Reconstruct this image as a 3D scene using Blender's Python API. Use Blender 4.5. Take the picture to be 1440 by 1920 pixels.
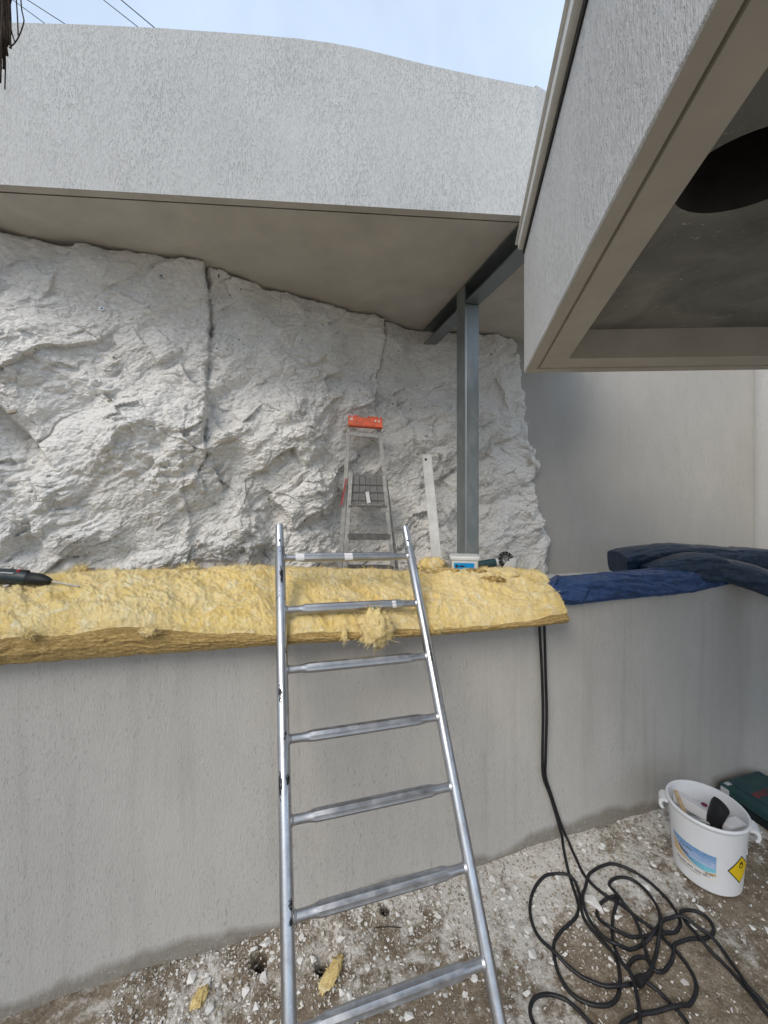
import bpy, bmesh, math, random
import numpy as np
from mathutils import Vector, Matrix

for o in list(bpy.data.objects):
    bpy.data.objects.remove(o)
random.seed(7)
rng = np.random.default_rng(11)
R = math.radians
scene = bpy.context.scene
col = scene.collection

# ------------------------------------------------------------------ camera
H = 2.25            # lens height above the ground
F = 735.0           # focal length in photo pixels (1440 x 1920)
HY = 920.0          # horizon row
cam_d = bpy.data.cameras.new('Camera')
cam = bpy.data.objects.new('Camera', cam_d)
col.objects.link(cam)
cam.location = (0, 0, H)
cam.rotation_euler = (R(90), 0, 0)
cam_d.sensor_fit = 'VERTICAL'
cam_d.sensor_height = 36.0
cam_d.lens = F / 1920 * 36.0
cam_d.shift_y = -(960 - HY) / 1920
cam_d.clip_start = 0.05
cam_d.clip_end = 2000
scene.camera = cam

# ------------------------------------------------------------------ light
SUN_EL, SUN_AZ = 40, 208        # degrees; azimuth measured from +Y clockwise, behind the camera and to its left
world = bpy.data.worlds.new('World')
scene.world = world
world.use_nodes = True
wn = world.node_tree.nodes
wl = world.node_tree.links
wn.clear()
wout = wn.new('ShaderNodeOutputWorld')
bg = wn.new('ShaderNodeBackground')
sky = wn.new('ShaderNodeTexSky')
sky.sky_type = 'NISHITA'
sky.sun_disc = False
sky.sun_elevation = R(SUN_EL)
sky.sun_rotation = R(SUN_AZ)
sky.altitude = 50
sky.air_density = 1.0
sky.dust_density = 1.5
sky.ozone_density = 1.5
tc = wn.new('ShaderNodeTexCoord')
cn = wn.new('ShaderNodeTexNoise')
cn.inputs['Scale'].default_value = 1.6
cn.inputs['Detail'].default_value = 6
cn.inputs['Roughness'].default_value = 0.55
cn.inputs['Distortion'].default_value = 0.4
wl.new(tc.outputs['Generated'], cn.inputs['Vector'])
cr = wn.new('ShaderNodeMapRange')
cr.inputs['From Min'].default_value = 0.32
cr.inputs['From Max'].default_value = 0.68
cr.inputs['To Min'].default_value = 0.62
cr.inputs['To Max'].default_value = 0.92
wl.new(cn.outputs['Fac'], cr.inputs['Value'])
cm = wn.new('ShaderNodeMix')
cm.data_type = 'RGBA'
wl.new(cr.outputs['Result'], cm.inputs['Factor'])
wl.new(sky.outputs['Color'], cm.inputs['A'])
cm.inputs['B'].default_value = (6.3, 7.6, 9.4, 1)      # thin bright cloud
wl.new(cm.outputs['Result'], bg.inputs['Color'])
bg.inputs['Strength'].default_value = 0.092
wl.new(bg.outputs['Background'], wout.inputs['Surface'])

sd = bpy.data.lights.new('Sun', 'SUN')
sd.energy = 1.5
sd.angle = R(32)
sd.color = (1.0, 0.90, 0.78)
sun = bpy.data.objects.new('Sun', sd)
col.objects.link(sun)
_d = Vector((math.sin(R(SUN_AZ)) * math.cos(R(SUN_EL)), math.cos(R(SUN_AZ)) * math.cos(R(SUN_EL)), math.sin(R(SUN_EL))))
sun.rotation_euler = _d.to_track_quat('Z', 'Y').to_euler()
sun.location = (0, -6, 12)

scene.view_settings.view_transform = 'Standard'
scene.view_settings.look = 'None'
scene.view_settings.gamma = 1
scene.view_settings.use_curve_mapping = False
scene.view_settings.exposure = 0.46

# ------------------------------------------------------------------ helpers: pixels, tags, noise
def P(x, y, Y):
    """photo pixel at depth Y -> point"""
    return Vector(((x - 720) / F * Y, Y, H - (y - HY) / F * Y))

def G(x, y, z=0.0):
    """photo pixel on a horizontal plane of height z"""
    Y = (H - z) * F / (y - HY)
    return Vector(((x - 720) / F * Y, Y, z))

def tag(o, label=None, cat=None, group=None, kind=None):
    if label: o['label'] = label
    if cat: o['category'] = cat
    if group: o['group'] = group
    if kind: o['kind'] = kind
    return o

def empty(name, loc, label, cat, group=None):
    o = bpy.data.objects.new(name, None)
    col.objects.link(o)
    o.location = loc
    o.empty_display_size = 0.05
    return tag(o, label, cat, group)

def fade(t): return t * t * t * (t * (t * 6 - 15) + 10)

def hash2(ix, iy, seed):
    h = (ix.astype(np.int64) * 374761393 + iy.astype(np.int64) * 668265263 + seed * 974634777) & 0xffffffff
    h = ((h ^ (h >> 13)) * 1274126177) & 0xffffffff
    h = ((h ^ (h >> 16)) * 2246822519) & 0xffffffff
    return ((h ^ (h >> 15)) & 0xffffff) / float(0xffffff)

def gnoise(x, y, seed=0):
    ix = np.floor(x); iy = np.floor(y)
    fx = x - ix; fy = y - iy
    def g(dx, dy):
        a = hash2(ix + dx, iy + dy, seed) * 2 * np.pi
        return np.cos(a) * (fx - dx) + np.sin(a) * (fy - dy)
    u = fade(fx); v = fade(fy)
    return ((g(0, 0) * (1 - u) + g(1, 0) * u) * (1 - v) + (g(0, 1) * (1 - u) + g(1, 1) * u) * v) * 1.4

def fbm(x, y, seed=0, octv=4, gain=0.5, ridged=False):
    a = 1.0; s = 0; n = 0
    for i in range(octv):
        v = gnoise(x, y, seed + i * 17)
        if ridged: v = 1 - 2 * np.abs(v)
        s = s + a * v; n += a
        x = x * 2.03 + 3.1; y = y * 2.03 - 1.7; a *= gain
    return s / n

def facets(x, y, seed=0, tilt=0.9, curv=0.35):
    """upper envelope of tilted paraboloids: broken-stone facets that meet in creases"""
    ix = np.floor(x); iy = np.floor(y)
    best = None
    for dx in (-1, 0, 1):
        for dy in (-1, 0, 1):
            cx = ix + dx; cy = iy + dy
            px = x - (cx + hash2(cx, cy, seed + 1)); py = y - (cy + hash2(cx, cy, seed + 2))
            gx = (hash2(cx, cy, seed + 3) - 0.5) * 2 * tilt; gy = (hash2(cx, cy, seed + 4) - 0.5) * 2 * tilt
            a = hash2(cx, cy, seed + 5) * 0.7
            v = a + gx * px + gy * py - curv * (px * px + py * py) * 1.6
            best = v if best is None else np.maximum(best, v)
    return best

def sstep(a, b, x):
    t = np.clip((x - a) / (b - a), 0, 1)
    return t * t * (3 - 2 * t)

# ------------------------------------------------------------------ helpers: meshes
class MB:
    def __init__(self):
        self.v = []; self.f = []; self.m = []
    def add(self, verts, faces, mi=0):
        b = len(self.v)
        self.v += [tuple(p) for p in verts]
        self.f += [tuple(i + b for i in f) for f in faces]
        self.m += [mi] * len(faces)
        return self
    def box(self, c, ax, ay, az, mi=0):
        """centre and three half-axis vectors"""
        c = Vector(c); ax = Vector(ax); ay = Vector(ay); az = Vector(az)
        vs = [c + sx * ax + sy * ay + sz * az for sz in (-1, 1) for sy in (-1, 1) for sx in (-1, 1)]
        fs = [(0, 2, 3, 1), (4, 5, 7, 6), (0, 1, 5, 4), (1, 3, 7, 5), (3, 2, 6, 7), (2, 0, 4, 6)]
        if ax.cross(ay).dot(az) < 0: fs = [f[::-1] for f in fs]
        return self.add(vs, fs, mi)
    def bar(self, a, b, w, t, up=(0, 0, 1), mi=0):
        """rectangular bar a->b: width w across, thickness t along up"""
        a = Vector(a); b = Vector(b); d = (b - a)
        n = d.normalized(); s = n.cross(Vector(up)).normalized(); u = s.cross(n)
        return self.box((a + b) / 2, d / 2, s * w / 2, u * t / 2, mi)
    def prism(self, poly, z0, z1, mi=0):
        n = len(poly)
        area = sum(poly[i][0] * poly[(i + 1) % n][1] - poly[(i + 1) % n][0] * poly[i][1] for i in range(n))
        if area < 0: poly = poly[::-1]
        vs = [(p[0], p[1], z0) for p in poly] + [(p[0], p[1], z1) for p in poly]
        fs = [tuple(range(n - 1, -1, -1)), tuple(range(n, 2 * n))]
        fs += [(i, (i + 1) % n, n + (i + 1) % n, n + i) for i in range(n)]
        return self.add(vs, fs, mi)
    def tube(self, pts, rad, n=10, cap=True, mi=0, flat=None, up=None):
        pts = [Vector(p) for p in pts]
        k = len(pts)
        if not hasattr(rad, '__len__'): rad = [rad] * k
        tang = [(pts[min(i + 1, k - 1)] - pts[max(i - 1, 0)]).normalized() for i in range(k)]
        ref = Vector(up) if up else (Vector((0, 0, 1)) if abs(tang[0].z) < 0.9 else Vector((1, 0, 0)))
        a = tang[0].cross(ref).normalized()
        vs = []
        for i in range(k):
            t = tang[i]
            a = (a - t * a.dot(t))
            a.normalize()
            b = t.cross(a)
            for j in range(n):
                th = 2 * math.pi * j / n
                fl = flat if flat else (1, 1)
                vs.append(pts[i] + (a * math.cos(th) * fl[0] + b * math.sin(th) * fl[1]) * rad[i])
        fs = []
        for i in range(k - 1):
            for j in range(n):
                j2 = (j + 1) % n
                fs.append((i * n + j, i * n + j2, (i + 1) * n + j2, (i + 1) * n + j))
        if cap:
            fs.append(tuple(range(n - 1, -1, -1)))
            fs.append(tuple(range((k - 1) * n, k * n)))
        return self.add(vs, fs, mi)
    def lathe(self, prof, n=48, c=(0, 0, 0), mi=0):
        """closed-of-revolution profile [(r,z)...] about z through c"""
        vs = []; c = Vector(c)
        for r, z in prof:
            for j in range(n):
                th = 2 * math.pi * j / n
                vs.append(c + Vector((r * math.cos(th), r * math.sin(th), z)))
        fs = []
        for i in range(len(prof) - 1):
            for j in range(n):
                j2 = (j + 1) % n
                fs.append((i * n + j, i * n + j2, (i + 1) * n + j2, (i + 1) * n + j))
        return self.add(vs, fs, mi)
    def build(self, name, mat, parent=None, smooth=False, bevel=0, kind=None, auto=None):
        me = bpy.data.meshes.new(name)
        me.from_pydata(self.v, [], self.f)
        mats = mat if isinstance(mat, (list, tuple)) else [mat]
        for m in mats: me.materials.append(m)
        if len(mats) > 1: me.polygons.foreach_set('material_index', self.m)
        if bevel:
            bm = bmesh.new(); bm.from_mesh(me)
            es = [e for e in bm.edges if len(e.link_faces) == 2 and e.calc_face_angle(0) > R(30)]
            bmesh.ops.bevel(bm, geom=es, offset=bevel, segments=2, affect='EDGES', clamp_overlap=True)
            bm.to_mesh(me); bm.free()
        if auto is not None:
            bm = bmesh.new(); bm.from_mesh(me)
            for e in bm.edges:
                e.smooth = len(e.link_faces) == 2 and e.calc_face_angle(0) < R(auto)
            for f in bm.faces: f.smooth = True
            bm.to_mesh(me); bm.free()
        elif smooth:
            me.polygons.foreach_set('use_smooth', [True] * len(me.polygons))
        me.update()
        o = bpy.data.objects.new(name, me)
        col.objects.link(o)
        if parent is not None:
            # geometry is written in world space: cancel the parent's own offset
            o.parent = parent
            o.matrix_parent_inverse = Matrix.Translation(parent_origin(parent)).inverted()
        if kind: o['kind'] = kind
        return o

def parent_origin(p):
    # parts carry world-space geometry, so only an Empty root has an offset of its own
    return Vector(p.location) if p.type == 'EMPTY' else Vector((0, 0, 0))

def grid_obj(name, V, nu, nv, mat, parent=None, flip=False, mi=None, smooth=True, kind=None):
    """V: (nu*nv,3) array, u major"""
    me = bpy.data.meshes.new(name)
    i = np.arange(nu - 1)[:, None] * nv + np.arange(nv - 1)[None, :]
    i = i.ravel()
    q = np.stack([i, i + nv, i + nv + 1, i + 1], 1)
    if flip: q = q[:, ::-1]
    me.vertices.add(len(V)); me.vertices.foreach_set('co', np.ascontiguousarray(V, dtype=np.float32).ravel())
    me.loops.add(len(q) * 4); me.loops.foreach_set('vertex_index', q.ravel().astype(np.int32))
    me.polygons.add(len(q)); me.polygons.foreach_set('loop_start', np.arange(0, len(q) * 4, 4, dtype=np.int32))
    me.update(calc_edges=True)
    me.polygons.foreach_set('use_smooth', np.full(len(q), smooth))
    for m in (mat if isinstance(mat, (list, tuple)) else [mat]): me.materials.append(m)
    if mi is not None: me.polygons.foreach_set('material_index', mi.astype(np.int32))
    me.update()
    o = bpy.data.objects.new(name, me)
    col.objects.link(o)
    if parent is not None:
        o.parent = parent
        o.matrix_parent_inverse = Matrix.Translation(parent_origin(parent)).inverted()
    if kind: o['kind'] = kind
    return o

def text_mesh(body, size, depth=0.0, bold=False):
    """lettering as (verts, faces) in the xy plane, centred"""
    cu = bpy.data.curves.new('lettering', 'FONT')
    cu.body = body; cu.size = size; cu.align_x = 'CENTER'; cu.align_y = 'CENTER'
    cu.resolution_u = 3
    if bold: cu.offset = size * 0.02
    to = bpy.data.objects.new('lettering', cu)
    col.objects.link(to)
    dg = bpy.context.evaluated_depsgraph_get()
    me = bpy.data.meshes.new_from_object(to.evaluated_get(dg))
    vs = [v.co.copy() for v in me.vertices]; fs = [tuple(p.vertices) for p in me.polygons]
    bpy.data.objects.remove(to); bpy.data.curves.remove(cu); bpy.data.meshes.remove(me)
    return vs, fs

def spline(pts, step=0.02):
    """Catmull-Rom through 3D points, resampled"""
    p = [Vector(q) for q in pts]
    p = [p[0] * 2 - p[1]] + p + [p[-1] * 2 - p[-2]]
    out = []
    for i in range(1, len(p) - 2):
        L = (p[i + 1] - p[i]).length
        n = max(2, int(L / step))
        for j in range(n):
            t = j / n
            out.append(0.5 * ((2 * p[i]) + (p[i + 1] - p[i - 1]) * t + (2 * p[i - 1] - 5 * p[i] + 4 * p[i + 1] - p[i + 2]) * t * t
                              + (3 * p[i] - p[i - 1] - 3 * p[i + 1] + p[i + 2]) * t ** 3))
    out.append(p[-2])
    return out

# ------------------------------------------------------------------ materials
def new_mat(name):
    m = bpy.data.materials.new(name)
    m.use_nodes = True
    nt = m.node_tree
    b = nt.nodes['Principled BSDF']
    return m, nt, b

class N:
    """small node builder"""
    def __init__(s, nt):
        s.nt = nt
        s.tc = nt.nodes.new('ShaderNodeTexCoord')
    def coord(s, scale=(1, 1, 1), rot=(0, 0, 0), which='Object'):
        mp = s.nt.nodes.new('ShaderNodeMapping')
        mp.inputs['Scale'].default_value = scale
        mp.inputs['Rotation'].default_value = rot
        s.nt.links.new(s.tc.outputs[which], mp.inputs['Vector'])
        return mp.outputs['Vector']
    def noise(s, vec, scale, detail=4, rough=0.55, dist=0.0):
        n = s.nt.nodes.new('ShaderNodeTexNoise')
        n.inputs['Scale'].default_value = scale; n.inputs['Detail'].default_value = detail
        n.inputs['Roughness'].default_value = rough; n.inputs['Distortion'].default_value = dist
        s.nt.links.new(vec, n.inputs['Vector'])
        return n.outputs['Fac']
    def voro(s, vec, scale, feature='F1', out='Distance'):
        n = s.nt.nodes.new('ShaderNodeTexVoronoi'); n.feature = feature
        n.inputs['Scale'].default_value = scale
        s.nt.links.new(vec, n.inputs['Vector'])
        return n.outputs[out]
    def rng(s, v, a, b, c=0.0, d=1.0):
        n = s.nt.nodes.new('ShaderNodeMapRange')
        n.inputs['From Min'].default_value = a; n.inputs['From Max'].default_value = b
        n.inputs['To Min'].default_value = c; n.inputs['To Max'].default_value = d
        s.nt.links.new(v, n.inputs['Value'])
        return n.outputs['Result']
    def math(s, op, a, b=0.5):
        n = s.nt.nodes.new('ShaderNodeMath'); n.operation = op
        for i, v in enumerate((a, b)):
            if isinstance(v, (int, float)): n.inputs[i].default_value = v
            else: s.nt.links.new(v, n.inputs[i])
        return n.outputs[0]
    def mix(s, fac, a, b, blend='MIX'):
        n = s.nt.nodes.new('ShaderNodeMix'); n.data_type = 'RGBA'; n.blend_type = blend
        for k, v in (('Factor', fac), ('A', a), ('B', b)):
            if isinstance(v, (int, float)): n.inputs[k].default_value = v
            elif isinstance(v, tuple): n.inputs[k].default_value = (*v[:3], 1)
            else: s.nt.links.new(v, n.inputs[k])
        return n.outputs['Result']
    def sep(s, vec):
        n = s.nt.nodes.new('ShaderNodeSeparateXYZ'); s.nt.links.new(vec, n.inputs[0]); return n.outputs
    def bump(s, h, strength=0.3, dist=0.01, prev=None):
        n = s.nt.nodes.new('ShaderNodeBump')
        n.inputs['Strength'].default_value = strength; n.inputs['Distance'].default_value = dist
        s.nt.links.new(h, n.inputs['Height'])
        if prev is not None: s.nt.links.new(prev, n.inputs['Normal'])
        return n.outputs['Normal']
    def to(s, out, inp): s.nt.links.new(out, inp)

def stucco(name, base, pit=0.25, stain=False, streaks=0.0, pitlo=0.60, bumpd=0.004):
    m, nt, b = new_mat(name)
    n = N(nt)
    big = n.noise(n.coord((1, 1, 0.6)), 1.3, 5, 0.6)
    mid = n.noise(n.coord((1, 1, 0.35)), 9, 5, 0.6)
    fine = n.noise(n.coord((1, 1, 0.30)), 120, 3, 0.6)
    worm = n.noise(n.coord((1, 1, 0.30)), 150, 3, 0.6, 0.4)
    worm2 = n.noise(n.coord((1, 1, 0.22)), 75, 3, 0.6, 0.5)
    c = n.mix(n.rng(big, 0.3, 0.7), tuple(x * 0.93 for x in base), tuple(x * 1.05 for x in base))
    c = n.mix(n.rng(mid, 0.42, 0.75, 0, 0.35), c, tuple(x * 0.85 for x in base))
    pits = n.rng(worm, pitlo, pitlo + 0.12)
    patch = n.rng(n.noise(n.coord((1, 1, 0.5)), 3.0, 3, 0.5), 0.38, 0.66)
    pits = n.math('MAXIMUM', pits, n.math('MULTIPLY', n.rng(worm2, pitlo + 0.03, pitlo + 0.15), 0.8))
    pits = n.math('MULTIPLY', pits, n.rng(patch, 0, 1, 0.35, 1.0))
    c = n.mix(n.math('MULTIPLY', pits, pit * 2), c, tuple(x * 0.42 for x in base))
    if streaks:
        st = n.noise(n.coord((1, 1, 0.05)), 14, 4, 0.6)
        c = n.mix(n.rng(st, 0.52, 0.8, 0, streaks), c, (0.20, 0.19, 0.165))
    if stain:
        xyz = n.sep(n.coord())
        edge = n.noise(n.coord((1, 1, 0.3)), 1.1, 5, 0.55)
        lim = n.rng(edge, 0.36, 0.66, 0.0, 0.17)
        d = n.math('SUBTRACT', lim, xyz[2])
        k = n.rng(d, -0.022, 0.022)
        sc = n.noise(n.coord(), 25, 5, 0.6)
        c = n.mix(n.math('MULTIPLY', k, 0.85), c, n.mix(sc, (0.17, 0.15, 0.12), (0.30, 0.275, 0.235)))
        # dust splashed up the foot of the wall
        sp = n.rng(n.noise(n.coord(), 60, 3, 0.7), 0.58, 0.68)
        c = n.mix(n.math('MULTIPLY', sp, n.rng(xyz[2], 0.0, 0.3, 0.6, 0)), c, (0.55, 0.53, 0.5))
    n.to(c, b.inputs['Base Color'])
    b.inputs['Roughness'].default_value = 0.92
    b.inputs['Specular IOR Level'].default_value = 0.2
    h = n.math('SUBTRACT', n.math('ADD', fine, worm), n.math('MULTIPLY', pits, 1.6))
    nb = n.bump(h, 0.55, bumpd)
    nb = n.bump(big, 0.25, 0.03, nb)
    n.to(nb, b.inputs['Normal'])
    return m

def rock_mat():
    m, nt, b = new_mat('limewashed_rock')
    n = N(nt)
    big = n.noise(n.coord(), 1.6, 5, 0.6)
    mid = n.noise(n.coord(), 8, 6, 0.65, 0.5)
    c = n.mix(n.rng(big, 0.3, 0.7), (0.82, 0.80, 0.755), (0.90, 0.89, 0.865))
    c = n.mix(n.rng(mid, 0.5, 0.78, 0, 0.5), c, (0.62, 0.585, 0.52))
    tan = n.noise(n.coord((1, 1, 2.2)), 4.2, 6, 0.7, 1.0)
    c = n.mix(n.rng(tan, 0.64, 0.78, 0, 0.75), c, (0.46, 0.42, 0.35))
    # bare stone pecks that the whitewash missed
    pk = n.voro(n.coord((1, 1, 0.8)), 16)
    pkm = n.math('MULTIPLY', n.rng(pk, 0.13, 0.09), n.rng(n.noise(n.coord(), 3.5, 3), 0.52, 0.62))
    c = n.mix(n.math('MULTIPLY', pkm, 0.85), c, (0.09, 0.085, 0.075))
    n.to(c, b.inputs['Base Color'])
    b.inputs['Roughness'].default_value = 0.95
    b.inputs['Specular IOR Level'].default_value = 0.15
    f1 = n.noise(n.coord((1, 1, 1.6), (0.5, 0.3, 0.6)), 26, 7, 0.68, 0.9)
    v1 = n.voro(n.coord((1, 1, 1.5), (0.4, 0.2, 0.5)), 30)
    h = n.math('ADD', f1, n.math('MULTIPLY', v1, 0.5))
    n.to(n.bump(h, 1.0, 0.022), b.inputs['Normal'])
    return m

def wool_mat(name, edge=False):
    m, nt, b = new_mat(name)
    n = N(nt)
    if edge:
        lay = n.noise(n.coord((1.3, 1.3, 7)), 20, 7, 0.75, 2.2)
        c = n.mix(n.rng(lay, 0.36, 0.62), (0.27, 0.155, 0.045), (0.70, 0.51, 0.21))
        h = lay
    else:
        a = n.noise(n.coord(), 5, 5, 0.6, 0.5)
        w = n.noise(n.coord((1.4, 1, 1)), 34, 7, 0.75, 2.2)
        w2 = n.noise(n.coord((1, 1, 1), (0.3, 0.2, 0.7)), 9, 6, 0.7, 2.5)
        c = n.mix(n.rng(a, 0.3, 0.7), (0.84, 0.61, 0.20), (0.88, 0.72, 0.38))
        c = n.mix(n.rng(w, 0.5, 0.75, 0, 0.7), c, (0.92, 0.86, 0.60))
        c = n.mix(n.rng(w2, 0.52, 0.70, 0, 0.8), c, (0.90, 0.85, 0.64))
        br = n.noise(n.coord(), 11, 6, 0.7, 1.5)
        c = n.mix(n.rng(br, 0.56, 0.74, 0, 0.7), c, (0.60, 0.38, 0.12))
        h = n.math('ADD', w, n.math('MULTIPLY', w2, 1.2))
    n.to(c, b.inputs['Base Color'])
    b.inputs['Roughness'].default_value = 1.0
    b.inputs['Specular IOR Level'].default_value = 0.0
    b.inputs['Sheen Weight'].default_value = 0.15
    n.to(n.bump(h, 0.8, 0.012), b.inputs['Normal'])
    return m

def metal(name, colr, rough=0.35, smudge=(0.25, 0.25, 0.26), amt=0.5, paint=None, scale=18, metallic=1.0, stretch=(1, 1, 1)):
    m, nt, b = new_mat(name)
    n = N(nt)
    a = n.noise(n.coord(stretch), scale, 6, 0.65)
    c = n.mix(n.rng(a, 0.45, 0.72, 0, amt), colr, smudge)
    if paint:
        k = n.rng(n.noise(n.coord((1.6, 1, 0.7)), 9, 6, 0.75), 0.63, 0.65)
        c = n.mix(k, c, paint)
    n.to(c, b.inputs['Base Color'])
    b.inputs['Metallic'].default_value = metallic
    n.to(n.rng(a, 0.3, 0.8, rough - 0.08, rough + 0.22), b.inputs['Roughness'])
    n.to(n.bump(n.noise(n.coord(), 60, 4), 0.12, 0.003), b.inputs['Normal'])
    return m

def plain(name, colr, rough=0.5, spec=0.5, var=0.15, scale=20, bump=0.0):
    m, nt, b = new_mat(name)
    n = N(nt)
    a = n.noise(n.coord(), scale, 5, 0.6)
    c = n.mix(n.rng(a, 0.3, 0.7), tuple(x * (1 - var) for x in colr), tuple(min(1, x * (1 + var)) for x in colr))
    n.to(c, b.inputs['Base Color'])
    b.inputs['Roughness'].default_value = rough
    b.inputs['Specular IOR Level'].default_value = spec
    if bump: n.to(n.bump(a, bump, 0.005), b.inputs['Normal'])
    return m

def ground_mat():
    m, nt, b = new_mat('dusty_ground')
    n = N(nt)
    big = n.noise(n.coord(), 2.1, 6, 0.62, 0.4)
    mid = n.noise(n.coord(), 14, 6, 0.7, 0.3)
    fin = n.noise(n.coord(), 90, 4, 0.7)
    xyz = n.sep(n.coord())
    # more white stone dust beside the wall, bare brown soil further out
    wd = n.math('SUBTRACT', n.math('MULTIPLY', xyz[1], 0.956), n.math('MULTIPLY', xyz[0], 0.294))   # distance along the wall's normal
    near = n.math('MULTIPLY', n.rng(wd, 1.55, 2.07), n.rng(xyz[0], -0.4, 0.6, 0.35, 1.0))
    lft = n.math('MULTIPLY', n.rng(xyz[0], -0.05, 0.45, 0.0, 0.45), n.rng(xyz[0], 0.9, 1.6, 1.0, 0.0))
    dust = n.math('ADD', n.math('ADD', n.math('MULTIPLY', near, 0.46), n.math('MULTIPLY', lft, 0.35)), n.math('MULTIPLY', n.math('SUBTRACT', big, 0.5), 1.7))
    dust = n.math('ADD', dust, n.math('MULTIPLY', n.math('SUBTRACT', mid, 0.5), 1.1))
    soil = n.mix(n.rng(mid, 0.3, 0.7), (0.14, 0.105, 0.07), (0.34, 0.285, 0.215))
    c = n.mix(n.rng(dust, 0.13, 0.36), soil, (0.68, 0.66, 0.62))
    c = n.mix(n.math('MULTIPLY', n.rng(fin, 0.56, 0.68, 0, 0.7), n.rng(dust, -0.25, 0.3, 0.35, 1)), c, (0.60, 0.58, 0.54))
    c = n.mix(n.rng(fin, 0.44, 0.30, 0, 0.7), c, (0.12, 0.095, 0.065))
    f2 = n.noise(n.coord(), 40, 5, 0.75, 0.5)
    c = n.mix(n.math('MULTIPLY', n.rng(f2, 0.56, 0.66, 0, 0.6), n.rng(dust, -0.3, 0.3, 0.25, 1)), c, (0.60, 0.575, 0.53))
    # damp dark soil in the three small pits
    for hx, hy, hr_, _ in HOLES:
        dx = n.math('SUBTRACT', xyz[0], hx); dy = n.math('SUBTRACT', xyz[1], hy)
        d2 = n.math('SQRT', n.math('ADD', n.math('MULTIPLY', dx, dx), n.math('MULTIPLY', dy, dy)), 0.0)
        d2 = n.math('ADD', d2, n.math('MULTIPLY', n.math('SUBTRACT', mid, 0.5), 0.05))
        c = n.mix(n.rng(d2, hr_ * 0.75, hr_ * 1.25, 0.9, 0), c, (0.035, 0.025, 0.016))
    n.to(c, b.inputs['Base Color'])
    b.inputs['Roughness'].default_value = 0.97
    b.inputs['Specular IOR Level'].default_value = 0.15
    n.to(n.bump(n.math('ADD', mid, fin), 0.7, 0.012), b.inputs['Normal'])
    return m

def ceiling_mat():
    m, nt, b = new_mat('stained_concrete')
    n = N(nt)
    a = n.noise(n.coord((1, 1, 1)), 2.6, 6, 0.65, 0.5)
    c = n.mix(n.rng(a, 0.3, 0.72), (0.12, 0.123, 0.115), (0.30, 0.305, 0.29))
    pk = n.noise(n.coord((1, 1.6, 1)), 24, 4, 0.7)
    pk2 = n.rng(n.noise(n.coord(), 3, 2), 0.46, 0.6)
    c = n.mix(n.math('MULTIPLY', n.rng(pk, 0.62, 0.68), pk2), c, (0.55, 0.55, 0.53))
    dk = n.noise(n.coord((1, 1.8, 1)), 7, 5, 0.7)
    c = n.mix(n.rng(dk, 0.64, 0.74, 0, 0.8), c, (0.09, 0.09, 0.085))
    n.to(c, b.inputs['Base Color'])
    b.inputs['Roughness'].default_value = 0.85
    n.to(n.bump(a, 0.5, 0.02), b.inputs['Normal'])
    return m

def tarp_mat(name, colr):
    m, nt, b = new_mat(name)
    n = N(nt)
    a = n.noise(n.coord(), 12, 5, 0.65, 0.6)
    c = n.mix(n.rng(a, 0.3, 0.75), tuple(x * 0.75 for x in colr), tuple(x * 1.35 for x in colr))
    d = n.noise(n.coord(), 45, 4, 0.7)
    c = n.mix(n.rng(d, 0.62, 0.8, 0, 0.3), c, (0.35, 0.38, 0.42))
    n.to(c, b.inputs['Base Color'])
    b.inputs['Roughness'].default_value = 0.36
    h = n.math('ADD', n.noise(n.coord((1, 1, 2)), 22, 5, 0.6, 1.5), n.voro(n.coord((1, 1, 1.6)), 16))
    n.to(n.bump(h, 0.55, 0.012), b.inputs['Normal'])
    return m

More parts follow.
